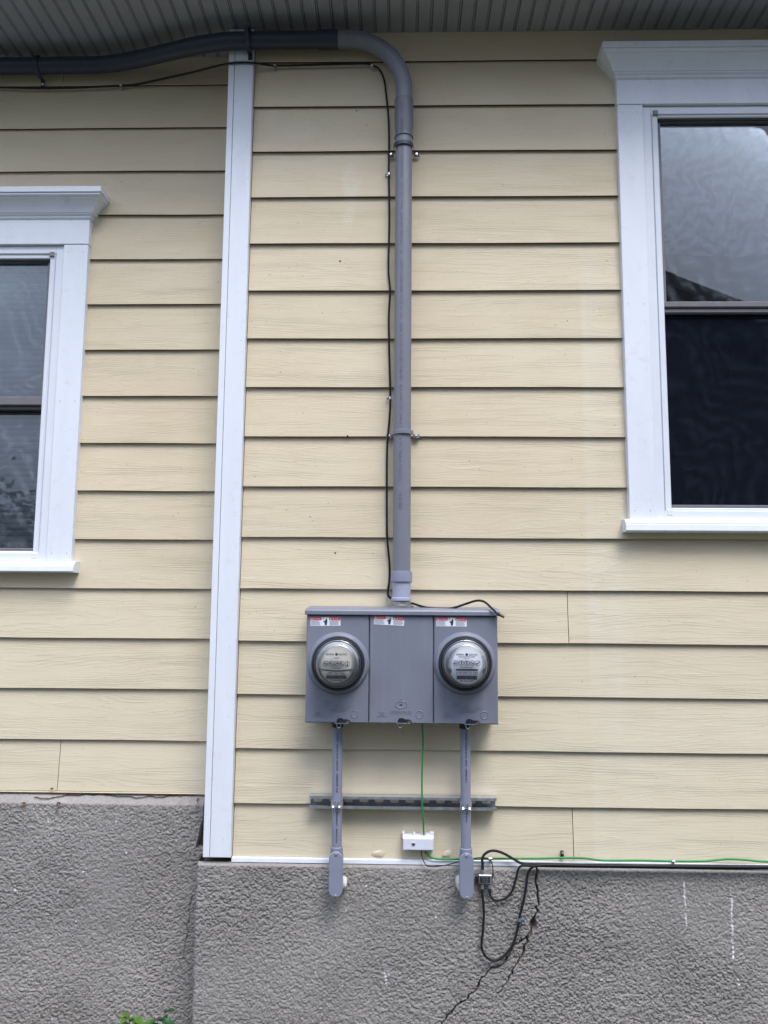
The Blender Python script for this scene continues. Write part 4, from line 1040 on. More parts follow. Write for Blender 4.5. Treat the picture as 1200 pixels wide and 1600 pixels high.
# ------------------------------------------------------------------ the two meters
def disc_poly(cx, cz, r, a0, a1, n=40): return [(cx + r(t) * math.cos(t), cz + r(t) * math.sin(t)) for t in [a0 + (a1 - a0) * i / n for i in range(n + 1)]]
def meter(i, lab, plate_mat, variant):
    cx, cz = MCZ[i]; Y0 = YC
    t = thing('electricity_meter', lab, 'electricity meter', (cx, Y0, cz), 'electricity meters')
    MB().lathe([(0.0835, 0.002), (0.0838, 0.024), (0.0825, 0.0275), (0.0790, 0.0285), (0.0768, 0.0265), (0.0762, 0.012), (0.0, 0.012)], (cx, Y0, cz), 'y', 72).build('socket_ring', 'black_metal', t)
    MB().lathe([(0.0758, 0.0270), (0.0757, 0.0302), (0.0750, 0.0314), (0.0736, 0.0308), (0.0732, 0.0270)], (cx, Y0, cz), 'y', 72).build('bezel', 'bright_metal', t)
    MB().lathe([(0.0734, 0.0290), (0.0715, 0.0345), (0.0682, 0.0375), (0.0650, 0.0400), (0.0638, 0.0460), (0.0632, 0.0860), (0.0615, 0.0945), (0.0570, 0.1005), (0.0450, 0.1035), (0.0, 0.1050)], (cx, Y0, cz), 'y', 72).build('glass_cover', 'meter_glass', t)
    MB().lathe([(0.0740, 0.013), (0.0700, 0.030), (0.0575, 0.034), (0.0555, 0.060), (0.0480, 0.070), (0.0, 0.070)], (cx, Y0, cz), 'y', 60).build('mechanism', 'meter_base', t)
    for zr in (0.0405, 0.0475):
        MB().lathe([(0.0600, zr), (0.0618, zr + 0.001), (0.0618, zr + 0.0030), (0.0600, zr + 0.004)], (cx, Y0, cz), 'y', 60).build('inner_ring', 'bright_metal' if zr < 0.045 else 'galvanised_dull', t)
    YP = Y0 - 0.0775
    ink, grey = MB(), MB()
    if variant == 0:
        up = disc_poly(cx, cz, lambda a: 0.0570, math.radians(-9), math.radians(189))
        up += [(cx - 0.036, cz - 0.0135), (cx - 0.010, cz - 0.0160), (cx + 0.010, cz - 0.0160), (cx + 0.036, cz - 0.0135)]
        face = MB().prism(up, YP, YP + 0.002).build('faceplate', plate_mat, t)
        lo = disc_poly(cx, cz - 0.002, lambda a: 0.0530, math.radians(202), math.radians(338), 30) + [(cx + 0.038, cz - 0.0180), (cx + 0.010, cz - 0.0205), (cx - 0.010, cz - 0.0205), (cx - 0.038, cz - 0.0180)]
        MB().prism(lo, YP + 0.0006, YP + 0.0024).build('nameplate', plate_mat, t)
        dz, dx = 0.0045, (-0.0345, -0.0172, 0.0, 0.0172, 0.0345)
        rows = ((0.0225, 'CL200', 0.0040, None), (-0.0085, 'KILOWATTHOURS', 0.0040, 0.026), (-0.0235, '240V   3W   TA 30', 0.0036, 0.052), (-0.0280, 'Kh 7.2  I-70-S  60Hz', 0.0036, 0.058))
        g0, g1 = -0.0425, -0.0315; rows2 = ((-0.0468, '70 450 282', 0.0050, 0.038),)
        ptr = (2.9, 5.6, 3.6, 5.7, 1.57); zt = 0.0335
    else:
        def rr(a):
            d = math.degrees(a) % 360
            for ctr, w, r_ in ((-18, 9, 0.0510), (198, 9, 0.0510), (28, 5, 0.0545), (152, 5, 0.0545)):
                q = (d - ctr + 180) % 360 - 180
                if abs(q) < w: return r_
            return 0.0580
        face = MB().prism(disc_poly(cx, cz, rr, 0, 2 * math.pi, 120)[:-1], YP, YP + 0.002).build('faceplate', plate_mat, t)
        dz, dx = 0.0065, (-0.0345, -0.0172, 0.0, 0.0172, 0.0345)
        ink.box(cx - 0.034, cx + 0.034, YP - 0.0008, YP, cz - 0.0170, cz - 0.0120)
        rows = ((0.0255, 'SINGLE PHASE WATTHOUR METER', 0.0040, 0.052), (0.0205, 'TYPE I-70-S', 0.0032, 0.020), (-0.0078, 'KILOWATTHOURS', 0.0040, 0.040), (-0.0220, 'CL 200  240V  3W  60Hz', 0.0040, 0.068), (-0.0275, 'TA 30  Kh 7.2  Rr 13 8/9', 0.0040, 0.068))
        g0, g1 = -0.0440, -0.0320; rows2 = ((-0.0485, '48 016 257', 0.0050, 0.044),)
        ptr = (0.1, 4.6, 5.0, 2.6, 0.5); zt = 0.0325
    grey.box(cx - 0.032, cx + 0.032, YP - 0.0006, YP + 0.0002, cz + g0, cz + g1)
    text_on(ink, 'GENERAL', (cx - 0.0205, YP - 0.0004, cz + zt), 0.0056, 0.026, 0.014); text_on(ink, 'ELECTRIC', (cx + 0.0205, YP - 0.0004, cz + zt), 0.0056, 0.026, 0.014)
    ink.lathe([(0.0, 0.0005), (0.0044, 0.0005), (0.0044, 0.0)], (cx, YP, cz + zt), 'y', 20)
    for z, s_, h, w_ in rows + rows2: text_on(ink, s_, (cx, YP - 0.0004 if z > -0.02 or variant else YP, cz + z), h, w_, 0.008)
    for j in range(26):
        xx = cx - 0.030 + j * 0.0023; w_ = random.choice((0.0006, 0.0010, 0.0014)); ink.box(xx, xx + w_, YP - 0.0009, YP - 0.0005, cz + g0 + 0.001, cz + g1 - 0.001)
    ink.build('lettering', 'plate_print', face)['kind'] = 'stuff'; grey.build('bar_code', 'plate_grey', face)
    for q, a in zip(dx, ptr):
        d = MB(); ccx, ccz = cx + q, cz + dz
        d.lathe([(0.0072, 0.0003), (0.0072, 0.0008), (0.0081, 0.0008), (0.0081, 0.0003)], (ccx, YP, ccz), 'y', 28)
        ca, sa = math.cos(a), math.sin(a)
        pp = [(-0.0014, -0.0013), (0.0062, -0.0005), (0.0062, 0.0005), (-0.0014, 0.0013), (-0.0052, 0.0022), (-0.0052, -0.0022)]
        d.prism([(ccx + u * ca - v * sa, ccz + u * sa + v * ca) for u, v in pp], YP - 0.0016, YP - 0.0009)
        d.build('dial', 'plate_print', face)
meter(0, 'glass-domed dial meter with a two-piece warm grey faceplate split by a slot', 'meter_plate_warm', 0)
meter(1, 'glass-domed dial meter with a one-piece pale faceplate notched at both sides', 'meter_plate_cool', 1)
# ------------------------------------------------------------------ strut channel
YS = -0.0415
sx0, sx1 = W(483.5, 1252, YS).x, W(776, 1254, YS).x
sz1 = W(620, 1245.5, YS).z; sz0 = W(620, 1265, YS).z
st = thing('strut_channel', 'slotted galvanised steel strut channel fixed across the clapboards below the meter cabinet', 'strut channel', ((sx0 + sx1) / 2, 0, sz0))
th = 0.0025
def extrude(pr, name, mt):
    m = len(pr); sm = MB()
    sm.add([(sx0, y, z) for y, z in pr] + [(sx1, y, z) for y, z in pr], [(i, (i+1) % m, (i+1) % m + m, i + m) for i in range(m)] + [tuple(range(m)), tuple(range(2*m-1, m-1, -1))])
    return sm.build(name, mt, st)
simple('strut_web', (0.19, 0.195, 0.21), 0.5, 0.4, var=0.3, nscale=40)
extrude([(-0.0045, sz1), (YS, sz1), (YS, sz1 - 0.0085), (YS + 0.007, sz1 - 0.0085), (YS + 0.007, sz1 - 0.0085 + th), (YS + th, sz1 - 0.0085 + th), (YS + th, sz1 - th), (-0.0045, sz1 - th)], 'flange', 'galvanised')
extrude([(-0.0045, sz0 + th), (YS + th, sz0 + th), (YS + th, sz0 + 0.0085 - th), (YS + 0.007, sz0 + 0.0085 - th), (YS + 0.007, sz0 + 0.0085), (YS, sz0 + 0.0085), (YS, sz0), (-0.0045, sz0)], 'flange', 'galvanised')
extrude([(0.0, sz1 - 0.0005), (-0.0040, sz1 - 0.0005), (-0.0040, sz0 + 0.0005), (0.0, sz0 + 0.0005)], 'web', 'strut_web')
zm = (sz0 + sz1) / 2
xs_ = sx0 + 0.010
slot = None
while xs_ < sx1 - 0.035:
    pts = []
    for i in range(9): a = math.pi / 2 + math.pi * i / 8; pts.append((xs_ + 0.0065 + 0.0065 * math.cos(a), zm + 0.0065 * math.sin(a)))
    for i in range(9): a = -math.pi / 2 + math.pi * i / 8; pts.append((xs_ + 0.0225 + 0.0065 * math.cos(a), zm + 0.0065 * math.sin(a)))
    if slot is None: slot = MB().prism(pts, -0.0050, -0.0036).build('slot', 'clapboard', st); sx_first = xs_
    else: link(slot.data, 'slot', WLOC[slot.name] + Vector((xs_ - sx_first, 0, 0)), st)
    xs_ += 0.0508
sm = MB(); sm.lathe([(0.0, 0.004), (0.006, 0.004), (0.0085, 0.002), (0.0085, -0.001)], (W(761, 1253, -0.004).x, -0.004, zm), 'y', 6); sm.lathe([(0.013, 0.0012), (0.013, -0.001), (0.0, 0.0014)], (W(761, 1253, -0.004).x, -0.004, zm), 'y', 24); sm.build('anchor_bolt', 'galvanised', st)

# ------------------------------------------------------------------ the two branch conduits
R1 = 0.0167
YB_ = YS - R1 - 0.0005
def branch(xt, xb, ylb0, ylb1, label, ptext):
    zt = bz0 + 0.003; zhub = W(xb, ylb0, YB_).z; zbot = W(xb, ylb1, YB_ - 0.024).z; zcov = W(xb, ylb0 + 8, YB_ - 0.024).z
    X0, X1 = W(xt, 1140, YB_).x, W(xb, ylb0, YB_).x
    xf = lambda z: X0 + (X1 - X0) * (zt - z) / (zt - zhub)
    t = thing('branch_conduit', label, 'conduit', (X1, YB_, zbot), 'branch conduits below the cabinet')
    MB().tube([(X0, YB_, zt), ((X0 + X1) / 2, YB_, (zt + zhub) / 2), (X1, YB_, zhub - 0.02)], R1, 28).build('pipe', 'pvc_blue', t)
    MB().lathe([(R1, -0.004), (R1 + 0.0055, -0.004), (R1 + 0.0065, -0.006), (R1 + 0.0065, -0.013), (R1 + 0.003, -0.015), (R1 + 0.003, -0.024), (R1, -0.026)], (X0, YB_, zt), 'z', 28).build('terminal_adapter', 'black_metal', t)
    # elbow body with the access cover in front and its outlet turned into the wall
    hw = 0.0225
    b = MB(); b.lathe([(R1 + 0.001, zhub + 0.002), (R1 + 0.0035, zhub), (R1 + 0.0035, zhub - 0.022), (R1 + 0.001, zhub - 0.03)], (X1, YB_, 0), 'z', 28); b.build('hub', 'pvc_blue', t)
    def stadium(w, z0, z1, n=14):
        p = []
        for i in range(n + 1): a = math.pi * i / n; p.append((X1 + w * math.cos(a), z1 - w + w * math.sin(a)))
        for i in range(n + 1): a = math.pi + math.pi * i / n; p.append((X1 + w * math.cos(a), z0 + w + w * math.sin(a)))
        return p
    b = MB(); b.prism(stadium(hw - 0.0015, zbot + 0.0015, zcov - 0.0015), YB_ - 0.0195, YB_ + 0.020)
    b.lathe([(0.0185, -0.07), (0.0185, -0.019)], (X1, YB_, zbot + 0.045), 'y', 28)
    b.build('elbow_body', 'pvc_blue', t)
    c = MB(); po, pi_ = stadium(hw, zbot, zcov), stadium(hw - 0.002, zbot + 0.002, zcov - 0.002); n = len(po)
    ya, yb, yc2 = YB_ - 0.0190, YB_ - 0.0225, YB_ - 0.0245
    c.add([(x, ya, z) for x, z in po] + [(x, yb, z) for x, z in po] + [(x, yc2, z) for x, z in pi_],
          [(i, (i+1) % n, (i+1) % n + n, i + n) for i in range(n)] + [(i + n, (i+1) % n + n, (i+1) % n + 2*n, i + 2*n) for i in range(n)] + [tuple(range(2*n, 3*n)), tuple(range(n-1, -1, -1))])
    cv = c.build('access_cover', 'pvc_blue', t)
    for z in (zcov - 0.0085, zbot + 0.0065):
        sm = MB(); screw(sm, (X1, YB_ - 0.0248, z), 0.0042, 0.0028); sm.build('screw', 'galvanised_dull', cv)
    mb = MB()
    for s_, y0, y1 in ptext: pipe_text(mb, s_, y0, y1, 0.0052, 0.001, R1, 0.03, YB_, xf)
    o = mb.build('printing', 'ink', t); o['kind'] = 'stuff'
    return X1, zbot, zcov, xf
bl_ = branch(527.5, 526, 1323, 1403, 'slim grey conduit dropping to an elbow box beside the cream caulk patch', (('1 IN PVC', 1146, 1160), ('CONDUIT SCH 40 - ABOVE AND', 1163, 1206), ('UNDERGROUND - UL 651', 1210, 1240), ('SUNLIGHT RESISTANT E1', 1270, 1292), ('MADE IN U.S.A.', 1296, 1319)))
br_ = branch(727, 728, 1325, 1406, 'slim grey conduit dropping to an elbow box beside the black cable splitter', (('1 IN PVC', 1143, 1156), ('CONDUIT SCH 40 - ABOVE', 1158, 1196), ('UNDERGROUND UL', 1200, 1222), ('E 28763', 1270, 1284)))
for o in bpy.data.objects:
    if o.name.startswith('printing'): o['kind'] = 'stuff'

# strut clamps gripping the branch conduits
for (X1, zb_, zc_, xf), lab in ((bl_, 'left'), (br_, 'right')):
    cz_ = zm; cx_ = xf(cz_)
    t = thing('strut_clamp', 'zinc clamp on the branch conduit ' + ('above the caulk patch' if lab == 'left' else 'above the splitter'), 'clamp', (cx_, YS, sz0), 'strut clamps')
    for s_ in (-1, 1):
        pts = []
        for i in range(9):
            a = math.pi / 2 - (math.pi / 2 + 0.75) * i / 8
            pts.append((cx_ + s_ * (R1 + 0.0012) * math.sin(math.pi / 2 + 0.55 - (math.pi / 2 + 0.2) * i / 8), YB_ - (R1 + 0.0012) * math.cos(math.pi / 2 + 0.55 - (math.pi / 2 + 0.2) * i / 8)))
        pts = [(cx_ + s_ * 0.0125, YS + 0.010)] + pts + [(cx_ + s_ * 0.0050, YB_ - R1 - 0.012)]
        mb = MB(); n = len(pts); vs = []
        for x, y in pts:
            for dx, dz in ((0, -0.013), (s_ * 0.002, -0.013), (s_ * 0.002, 0.013), (0, 0.013)): vs.append((x + dx, y, cz_ + dz))
        mb.add(vs, [(i*4+q, i*4+(q+1) % 4, i*4+4+(q+1) % 4, i*4+4+q) for i in range(n-1) for q in range(4)] + [(0,1,2,3), tuple(n*4-4+q for q in (3,2,1,0))])
        mb.build('jaw', 'galvanised', t)
    mb = MB(); mb.tube([(cx_ - 0.011, YB_ - R1 - 0.008, cz_ - 0.004), (cx_ + 0.021, YB_ - R1 - 0.008, cz_ - 0.004)], 0.0030, 10)
    mb.tube([(cx_ - 0.0125, YB_ - R1 - 0.008, cz_ - 0.004), (cx_ - 0.0075, YB_ - R1 - 0.008, cz_ - 0.004)], 0.0058, 6); mb.tube([(cx_ + 0.008, YB_ - R1 - 0.008, cz_ - 0.004), (cx_ + 0.0125, YB_ - R1 - 0.008, cz_ - 0.004)], 0.0058, 6)
    mb.build('bolt', 'bright_metal', t)

# ------------------------------------------------------------------ earthing bridge (white) and its wires
wx0, wx1 = W(628.5, 1315, -0.03).x, W(678.5, 1315, -0.03).x
wz1, wz0 = W(650, 1306, -0.03).z, W(650, 1328.5, -0.03).z
eb = thing('bonding_bridge', 'small white plastic earthing bridge screwed to the lowest clapboard', 'terminal block', ((wx0 + wx1) / 2, 0, wz0))
mb = MB(); mb.cbox(wx0 + 0.002, wx1 - 0.002, -0.034, -0.001, wz0, wz1 - 0.006, 0.003)
mb.add([(wx0 + 0.002, -0.031, wz1 - 0.006), (wx1 - 0.002, -0.031, wz1 - 0.006), (wx1 - 0.002, -0.026, wz1), (wx0 + 0.002, -0.026, wz1), (wx0 + 0.002, -0.002, wz1 - 0.006), (wx1 - 0.002, -0.002, wz1 - 0.006), (wx1 - 0.002, -0.002, wz1), (wx0 + 0.002, -0.002, wz1)], [(0,1,2,3),(3,2,6,7),(0,3,7,4),(1,5,6,2),(4,7,6,5),(0,4,5,1)])
mb.build('cover', 'white_plastic', eb)
for x0, x1, h in ((wx0, wx0 + 0.007, 0.008), (wx0 + 0.036, wx0 + 0.043, 0.006), (wx1 - 0.026, wx1 - 0.012, 0.003), (wx1 - 0.014, wx1, 0.008)):
    MB().cbox(x0, x1, -0.022, -0.001, wz1 - 0.012, wz1 + h, 0.002).build('rib', 'white_plastic', eb)
sm = MB(); c = W(646, 1318.5, -0.034); screw(sm, (c.x, -0.0345, c.z), 0.0060, 0.0025); sm.build('screw', 'galvanised_dull', eb)
for a in ((0.0035, 0.0008), (0.0008, 0.0035)): MB().box(c.x - a[0], c.x + a[0], -0.0378, -0.0366, c.z - a[1], c.z + a[1]).build('screw_slot', 'ink', eb)

def cable(name, pts, r, m, label, cat, group=None, n=10, per=8):
    return tag(MB().tube(curve(PX(pts), per), r, n).build(name, m), label, cat, group)
cable('ground_wire', [(659.5, 1128, -0.06), (661, 1160, -0.052), (659.5, 1205, -0.050), (659.5, 1252, -0.0465), (661, 1280, -0.034), (662.5, 1308, -0.020)], 0.0030, 'green_wire',
      'green earth wire hanging from the cabinet down to the white bridge', 'wire')
cable('ground_wire', [(664, 1327, -0.016), (666, 1333, -0.016), (674, 1340, -0.0155), (690, 1342.5, -0.015), (715, 1342.5, -0.0150), (742, 1342, -0.0150), (790, 1341.5, -0.0150), (840, 1341.5, -0.0150), (880, 1340.5, -0.0145), (912, 1341, -0.0145), (945, 1344.5, -0.0145), (1000, 1344.5, -0.0145), (1050, 1345.5, -0.0145), (1100, 1345.5, -0.0145), (1135, 1342.5, -0.0145), (1165, 1343.5, -0.0145), (1200, 1346.5, -0.0145), (1300, 1347, -0.0145), (1500, 1350, -0.0145), (1740, 1354, -0.0145)], 0.0034, 'green_wire',
      'long green earth wire running from the white bridge along the drip strip', 'wire')
cable('thin_wire', [(658.5, 1327, -0.017), (659, 1336, -0.020), (662, 1346, -0.026), (668, 1353, -0.034), (680, 1354, -0.036), (700, 1351, -0.034), (718, 1346, -0.028), (740, 1341.5, -0.024), (752, 1340, -0.024), (764, 1342, -0.026), (769, 1350, -0.033), (770.5, 1366, -0.040), (769, 1374, -0.040)], 0.0017, 'black_rubber',
      'thin black wire from the white bridge looping to the splitter', 'wire')

# splitter with connectors
YK = -0.030
k0, k1 = W(748, 1367, YK - 0.012), W(768.5, 1382, YK - 0.012)
sp = thing('coaxial_splitter', 'small dark metal cable splitter hanging on the stucco beside the right elbow box', 'splitter', ((k0.x + k1.x) / 2, YF, k1.z))
MB().cbox(k0.x, k1.x, YK - 0.012, YK + 0.004, k1.z, k0.z, 0.002).build('body', 'galvanised_dull', sp)
mb = MB(); mb.cbox(k0.x + 0.004, k1.x - 0.006, YK - 0.0135, YK - 0.011, k1.z + 0.005, k0.z - 0.004, 0.0008); lbp = mb.build('face_label', 'black_metal', sp)
mb = MB()
for dz, s_ in ((0.0060, 'SPLITTER'), (0.0, '5-1002 MHz'), (-0.0060, '2 WAY')): text_on(mb, s_, ((k0.x + k1.x) / 2 - 0.001, YK - 0.0139, (k0.z + k1.z) / 2 + dz), 0.0040, 0.022)
mb.build('lettering', 'galvanised', lbp)['kind'] = 'stuff'
MB().cbox(k0.x - 0.010, k0.x, YK - 0.004, YK + 0.004, k1.z + 0.006, k0.z - 0.006, 0.001).build('ear', 'black_metal', sp)
MB().cbox(k1.x, k1.x + 0.006, YK - 0.006, YK + 0.004, k1.z + 0.009, k1.z + 0.015, 0.001).build('ground_screw', 'galvanised', sp)
def connector(x, ya, yb, dark):
    a, b = W(x, ya, YK - 0.005), W(x, yb, YK - 0.005)
    mb = MB(); mb.tube([a, a + (b - a) * 0.45], 0.0056, 6); cn_ = mb.build('connector', 'galvanised_dull', sp)
    MB().tube([a + (b - a) * 0.45, b], 0.0049, 12).build('compression_sleeve', 'black_metal', cn_)
connector(754, 1368, 1347, 1); connector(753.5, 1382, 1397, 1); connector(765.5, 1382, 1396, 1)
cable('coaxial_cable', [(754, 1350, -0.035), (753.5, 1342, -0.034), (757, 1335, -0.032), (765, 1330, -0.031), (775, 1329.5, -0.031), (788, 1334, -0.030), (802, 1342, -0.029), (814, 1348.5, -0.030), (828, 1350, -0.033), (870, 1350.5, -0.034), (960, 1352, -0.034), (1080, 1353, -0.034), (1200, 1354, -0.034), (1320, 1355, -0.034), (1740, 1359, -0.034)], 0.0042, 'black_rubber',
      'black cable arching over from the top of the splitter and running along the drip strip', 'cable', 'black cables at the splitter')
cable('coaxial_cable', [(765.5, 1394, -0.035), (766.5, 1400, -0.036), (772, 1406, -0.036), (782, 1406.5, -0.036), (793, 1401, -0.036), (801, 1390, -0.036), (806, 1374, -0.038), (810, 1358, -0.040), (817, 1352.5, -0.041), (840, 1353, -0.042), (900, 1354, -0.042), (1040, 1355.5, -0.042), (1320, 1358, -0.042), (1740, 1363, -0.042)], 0.0036, 'black_rubber',
      'black cable hooking in a short loop from the bottom of the splitter', 'cable', 'black cables at the splitter')
cable('coaxial_cable', [(753.5, 1394, -0.035), (755, 1410, -0.036), (756, 1430, -0.036), (754.5, 1455, -0.036), (752.5, 1478, -0.036), (757, 1492, -0.036), (768, 1500.5, -0.036), (780, 1499, -0.036), (792, 1489, -0.036), (802, 1474, -0.036), (808.5, 1452, -0.036), (812, 1432, -0.036), (818, 1408, -0.036), (822, 1385, -0.036), (824.5, 1366, -0.037), (830, 1356.5, -0.043), (840, 1352.5, -0.048), (860, 1351.5, -0.048), (930, 1352.5, -0.048), (1080, 1354, -0.046), (1320, 1356, -0.044), (1740, 1361, -0.042)], 0.0040, 'black_rubber',
      'black cable hanging in one long loop down the stucco below the splitter', 'cable', 'black cables at the splitter')
c = W(812, 1437, -0.036)
kc = thing('cable_tie_clip', 'small dark blue clip on the long hanging cable loop', 'clip', c)
mb = MB(); mb.lathe([(0.0048, -0.005), (0.0062, -0.005), (0.0062, 0.005), (0.0048, 0.005)], (c.x - 0.001, c.y, c.z), 'z', 16); mb.build('collar', 'galvanised_dull', kc)
MB().cbox(c.x + 0.003, c.x + 0.015, c.y - 0.006, c.y + 0.006, c.z - 0.006, c.z + 0.005, 0.002).build('block', 'blue_plastic', kc)

# foam round the conduit entries, caulk patches
def lump(name, c, rx_, ry, rz_, m, label, cat, seed, group=None):
    r = random.Random(seed); bm = bmesh.new(); bmesh.ops.create_icosphere(bm, subdivisions=3, radius=1)
    off = [Vector((r.uniform(-1, 1), r.uniform(-1, 1), r.uniform(-1, 1))).normalized() for _ in range(14)]; am = [r.uniform(0.1, 0.5) for _ in off]
    vs = []
    for v in bm.verts:
        k = 1 + sum(a * max(0, v.co.dot(o)) ** 6 for a, o in zip(am, off)) + r.uniform(-0.09, 0.09)
        vs.append((c[0] + v.co.x * rx_ * k, c[1] + v.co.y * ry * k, c[2] + v.co.z * rz_ * k))
    fs = [tuple(v.index for v in f.verts) for f in bm.faces]; bm.free()
    return tag(MB().add(vs, fs, True).build(name, m), label, cat, group)
c = W(537, 1378, -0.035); lump('sealant_foam', (c.x - 0.002, -0.028, c.z), 0.011, 0.016, 0.014, 'foam', 'white foam squeezed out behind the elbow box of the far conduit from the splitter', 'foam', 1, 'foam at the conduit entries')
c = W(717, 1379, -0.035); lump('sealant_foam', (c.x + 0.002, -0.028, c.z), 0.010, 0.016, 0.018, 'foam', 'white foam squeezed out behind the elbow box next to the splitter', 'foam', 2, 'foam at the conduit entries')
c = W(592, 1334.5, -0.003); lump('caulk_patch', (c.x, -0.002, c.z), 0.014, 0.0022, 0.007, 'caulk', 'smear of cream caulk at the foot of the clapboards left of the white bridge', 'caulk', 3, 'caulk patches')
c = W(698, 1334, -0.003); lump('caulk_patch', (c.x, -0.002, c.z), 0.011, 0.0026, 0.008, 'caulk', 'rounded lump of cream caulk between the white bridge and the splitter', 'caulk', 4, 'caulk patches')

# ------------------------------------------------------------------ black cable along the eave and down beside the riser
yl = YL
cable('eave_cable', [(-320, 136, yl - 0.006), (-100, 134, yl - 0.006), (0, 136.5, yl - 0.006), (60, 138, yl - 0.006), (120, 137, yl - 0.006), (190, 133.5, yl - 0.006), (215, 131.5, yl - 0.008), (260, 122, 0.095), (300, 113, 0.055), (335, 104, 0.005), (358, 99, -0.026), (378, 97.5, -0.029), (400, 98.5, -0.027), (430, 102.5, -0.006), (500, 101, -0.006), (560, 99.5, -0.006), (578, 100.5, -0.006), (592, 108, -0.006), (600, 124, -0.006), (603.5, 150, -0.006), (607, 185, -0.006), (608, 230, -0.007), (607.5, 275, -0.006), (608.5, 340, -0.006), (607, 420, -0.006), (609.5, 455, -0.006), (607.5, 500, -0.007), (609, 580, -0.006), (610, 622, -0.006), (608.5, 655, -0.007), (605.5, 690, -0.007), (604.5, 730, -0.007), (604.5, 800, -0.007), (605, 840, -0.007), (608.5, 880, -0.008), (608.5, 905, -0.008), (606, 925, -0.010), (608.5, 933, -0.016), (618, 938, -0.018), (632, 941, -0.018), (645, 943, -0.020), (665, 949, -0.045), (690, 951, -0.060), (708, 950, -0.075), (728, 943.5, -0.085), (745, 938.5, -0.095), (757, 940.5, -0.110), (768, 950, -0.140), (777, 959, -0.148)],
      0.0038, 'black_rubber', 'long black cable clipped along under the overhead conduit and down beside the riser', 'cable', per=6)
c0, c1 = W(775, 957.5, -0.148), W(788, 964, -0.150)
ce = thing('cable_plug', 'loose metal connector on the cable end over the cabinet corner', 'connector', c0)
MB().tube([c0, c0 + (c1 - c0) * 0.55], 0.0046, 12).build('sleeve', 'black_metal', ce); MB().tube([c0 + (c1 - c0) * 0.5, c1], 0.0056, 6).build('nut', 'black_metal', ce)
def clip(x, y, Yw, label, horiz, m='bright_metal', nail_side=-1):
    c = W(x, y, Yw - 0.005); t = thing('cable_clip', label, 'clip', (c.x, Yw, c.z), 'cable clips')
    mb = MB(); r = 0.0044
    if horiz: pts = [(0, 0.006, 0.006)] + [(0, -r * math.cos(a) + 0.0, r * math.sin(a)) for a in [math.pi / 2 - math.pi * i / 8 for i in range(9)]] + [(0, 0.006, -0.005), (0, 0.0045, -0.013)]
    else: pts = [(0.006, 0.006, 0)] + [(r * math.sin(a), -r * math.cos(a), 0) for a in [math.pi / 2 - math.pi * i / 8 for i in range(9)]] + [(-0.005, 0.006, 0), (-0.013, 0.0045, 0)]
    n = len(pts); vs = []; w = 0.0048
    for (dx, dy, dz) in pts:
        for e, s_ in ((0.0, -w), (-0.0012, -w), (-0.0012, w), (0.0, w)): vs.append((c.x + dx + (s_ if horiz else 0), c.y + dy + e, c.z + dz + (0 if horiz else s_)))
    mb.add(vs, [(i*4+q, i*4+(q+1) % 4, i*4+4+(q+1) % 4, i*4+4+q) for i in range(n-1) for q in range(4)] + [(0,1,2,3), tuple(n*4-4+q for q in (3,2,1,0))])
    mb.build('saddle', m, t)
    sm = MB(); q = (c.x, c.y + 0.003, c.z - 0.011) if horiz else (c.x - 0.011, c.y + 0.003, c.z)
    screw(sm, q, 0.0036, 0.004); sm.build('nail', 'galvanised_dull', t)
clip(189, 133.5, yl, 'metal cable clip on the set-back wall above the left window', True, 'galvanised')
clip(429, 102.5, 0.0, 'metal cable clip just past the white corner board', True, 'galvanised')
clip(581, 102.5, 0.0, 'metal cable clip inside the conduit elbow bend', True, 'bright_metal')
clip(608, 272, 0.0, 'bright metal cable clip below the upper riser strap', False)
clip(610, 622, 0.0, 'bright metal cable clip above the lower riser strap', False)
clip(766, 1341.5, -0.012, 'shiny metal clip holding the green wire above the splitter', True)
clip(1052, 1345.5, -0.0095, 'metal clip over the green wire further along the drip strip', True, 'galvanised')
c = W(878, 1333, 0.0); kn = thing('nail_clip', 'empty black nail clip above the green wire near the plank joint', 'clip', (c.x, 0, c.z), 'cable clips')
MB().cbox(c.x - 0.0045, c.x + 0.0045, -0.010, 0.001, c.z - 0.012, c.z + 0.008, 0.002).build('block', 'black_rubber', kn)
sm = MB(); screw(sm, (c.x + 0.0005, -0.0105, c.z + 0.003), 0.0036, 0.003); sm.build('nail', 'galvanised', kn)

# old screw holes in the clapboards
for x, y in ((531, 407), (523.5, 864), (543, 682), (557, 171)):
    c = W(x, y, 0.002); mb = MB(); r_ = random.uniform(0.0030, 0.0052)
    ring = [(c.x + r_ * random.uniform(0.7, 1.2) * math.cos(a), c.z + r_ * random.uniform(0.6, 1.2) * math.sin(a)) for a in [2 * math.pi * i / 10 for i in range(10)]]
    yy = 0.0118 * ((c.z - Z0) / E_ % 1.0); mb.prism(ring, yy - 0.0004, yy + 0.004); mb.build('screw_hole', 'hole', house)

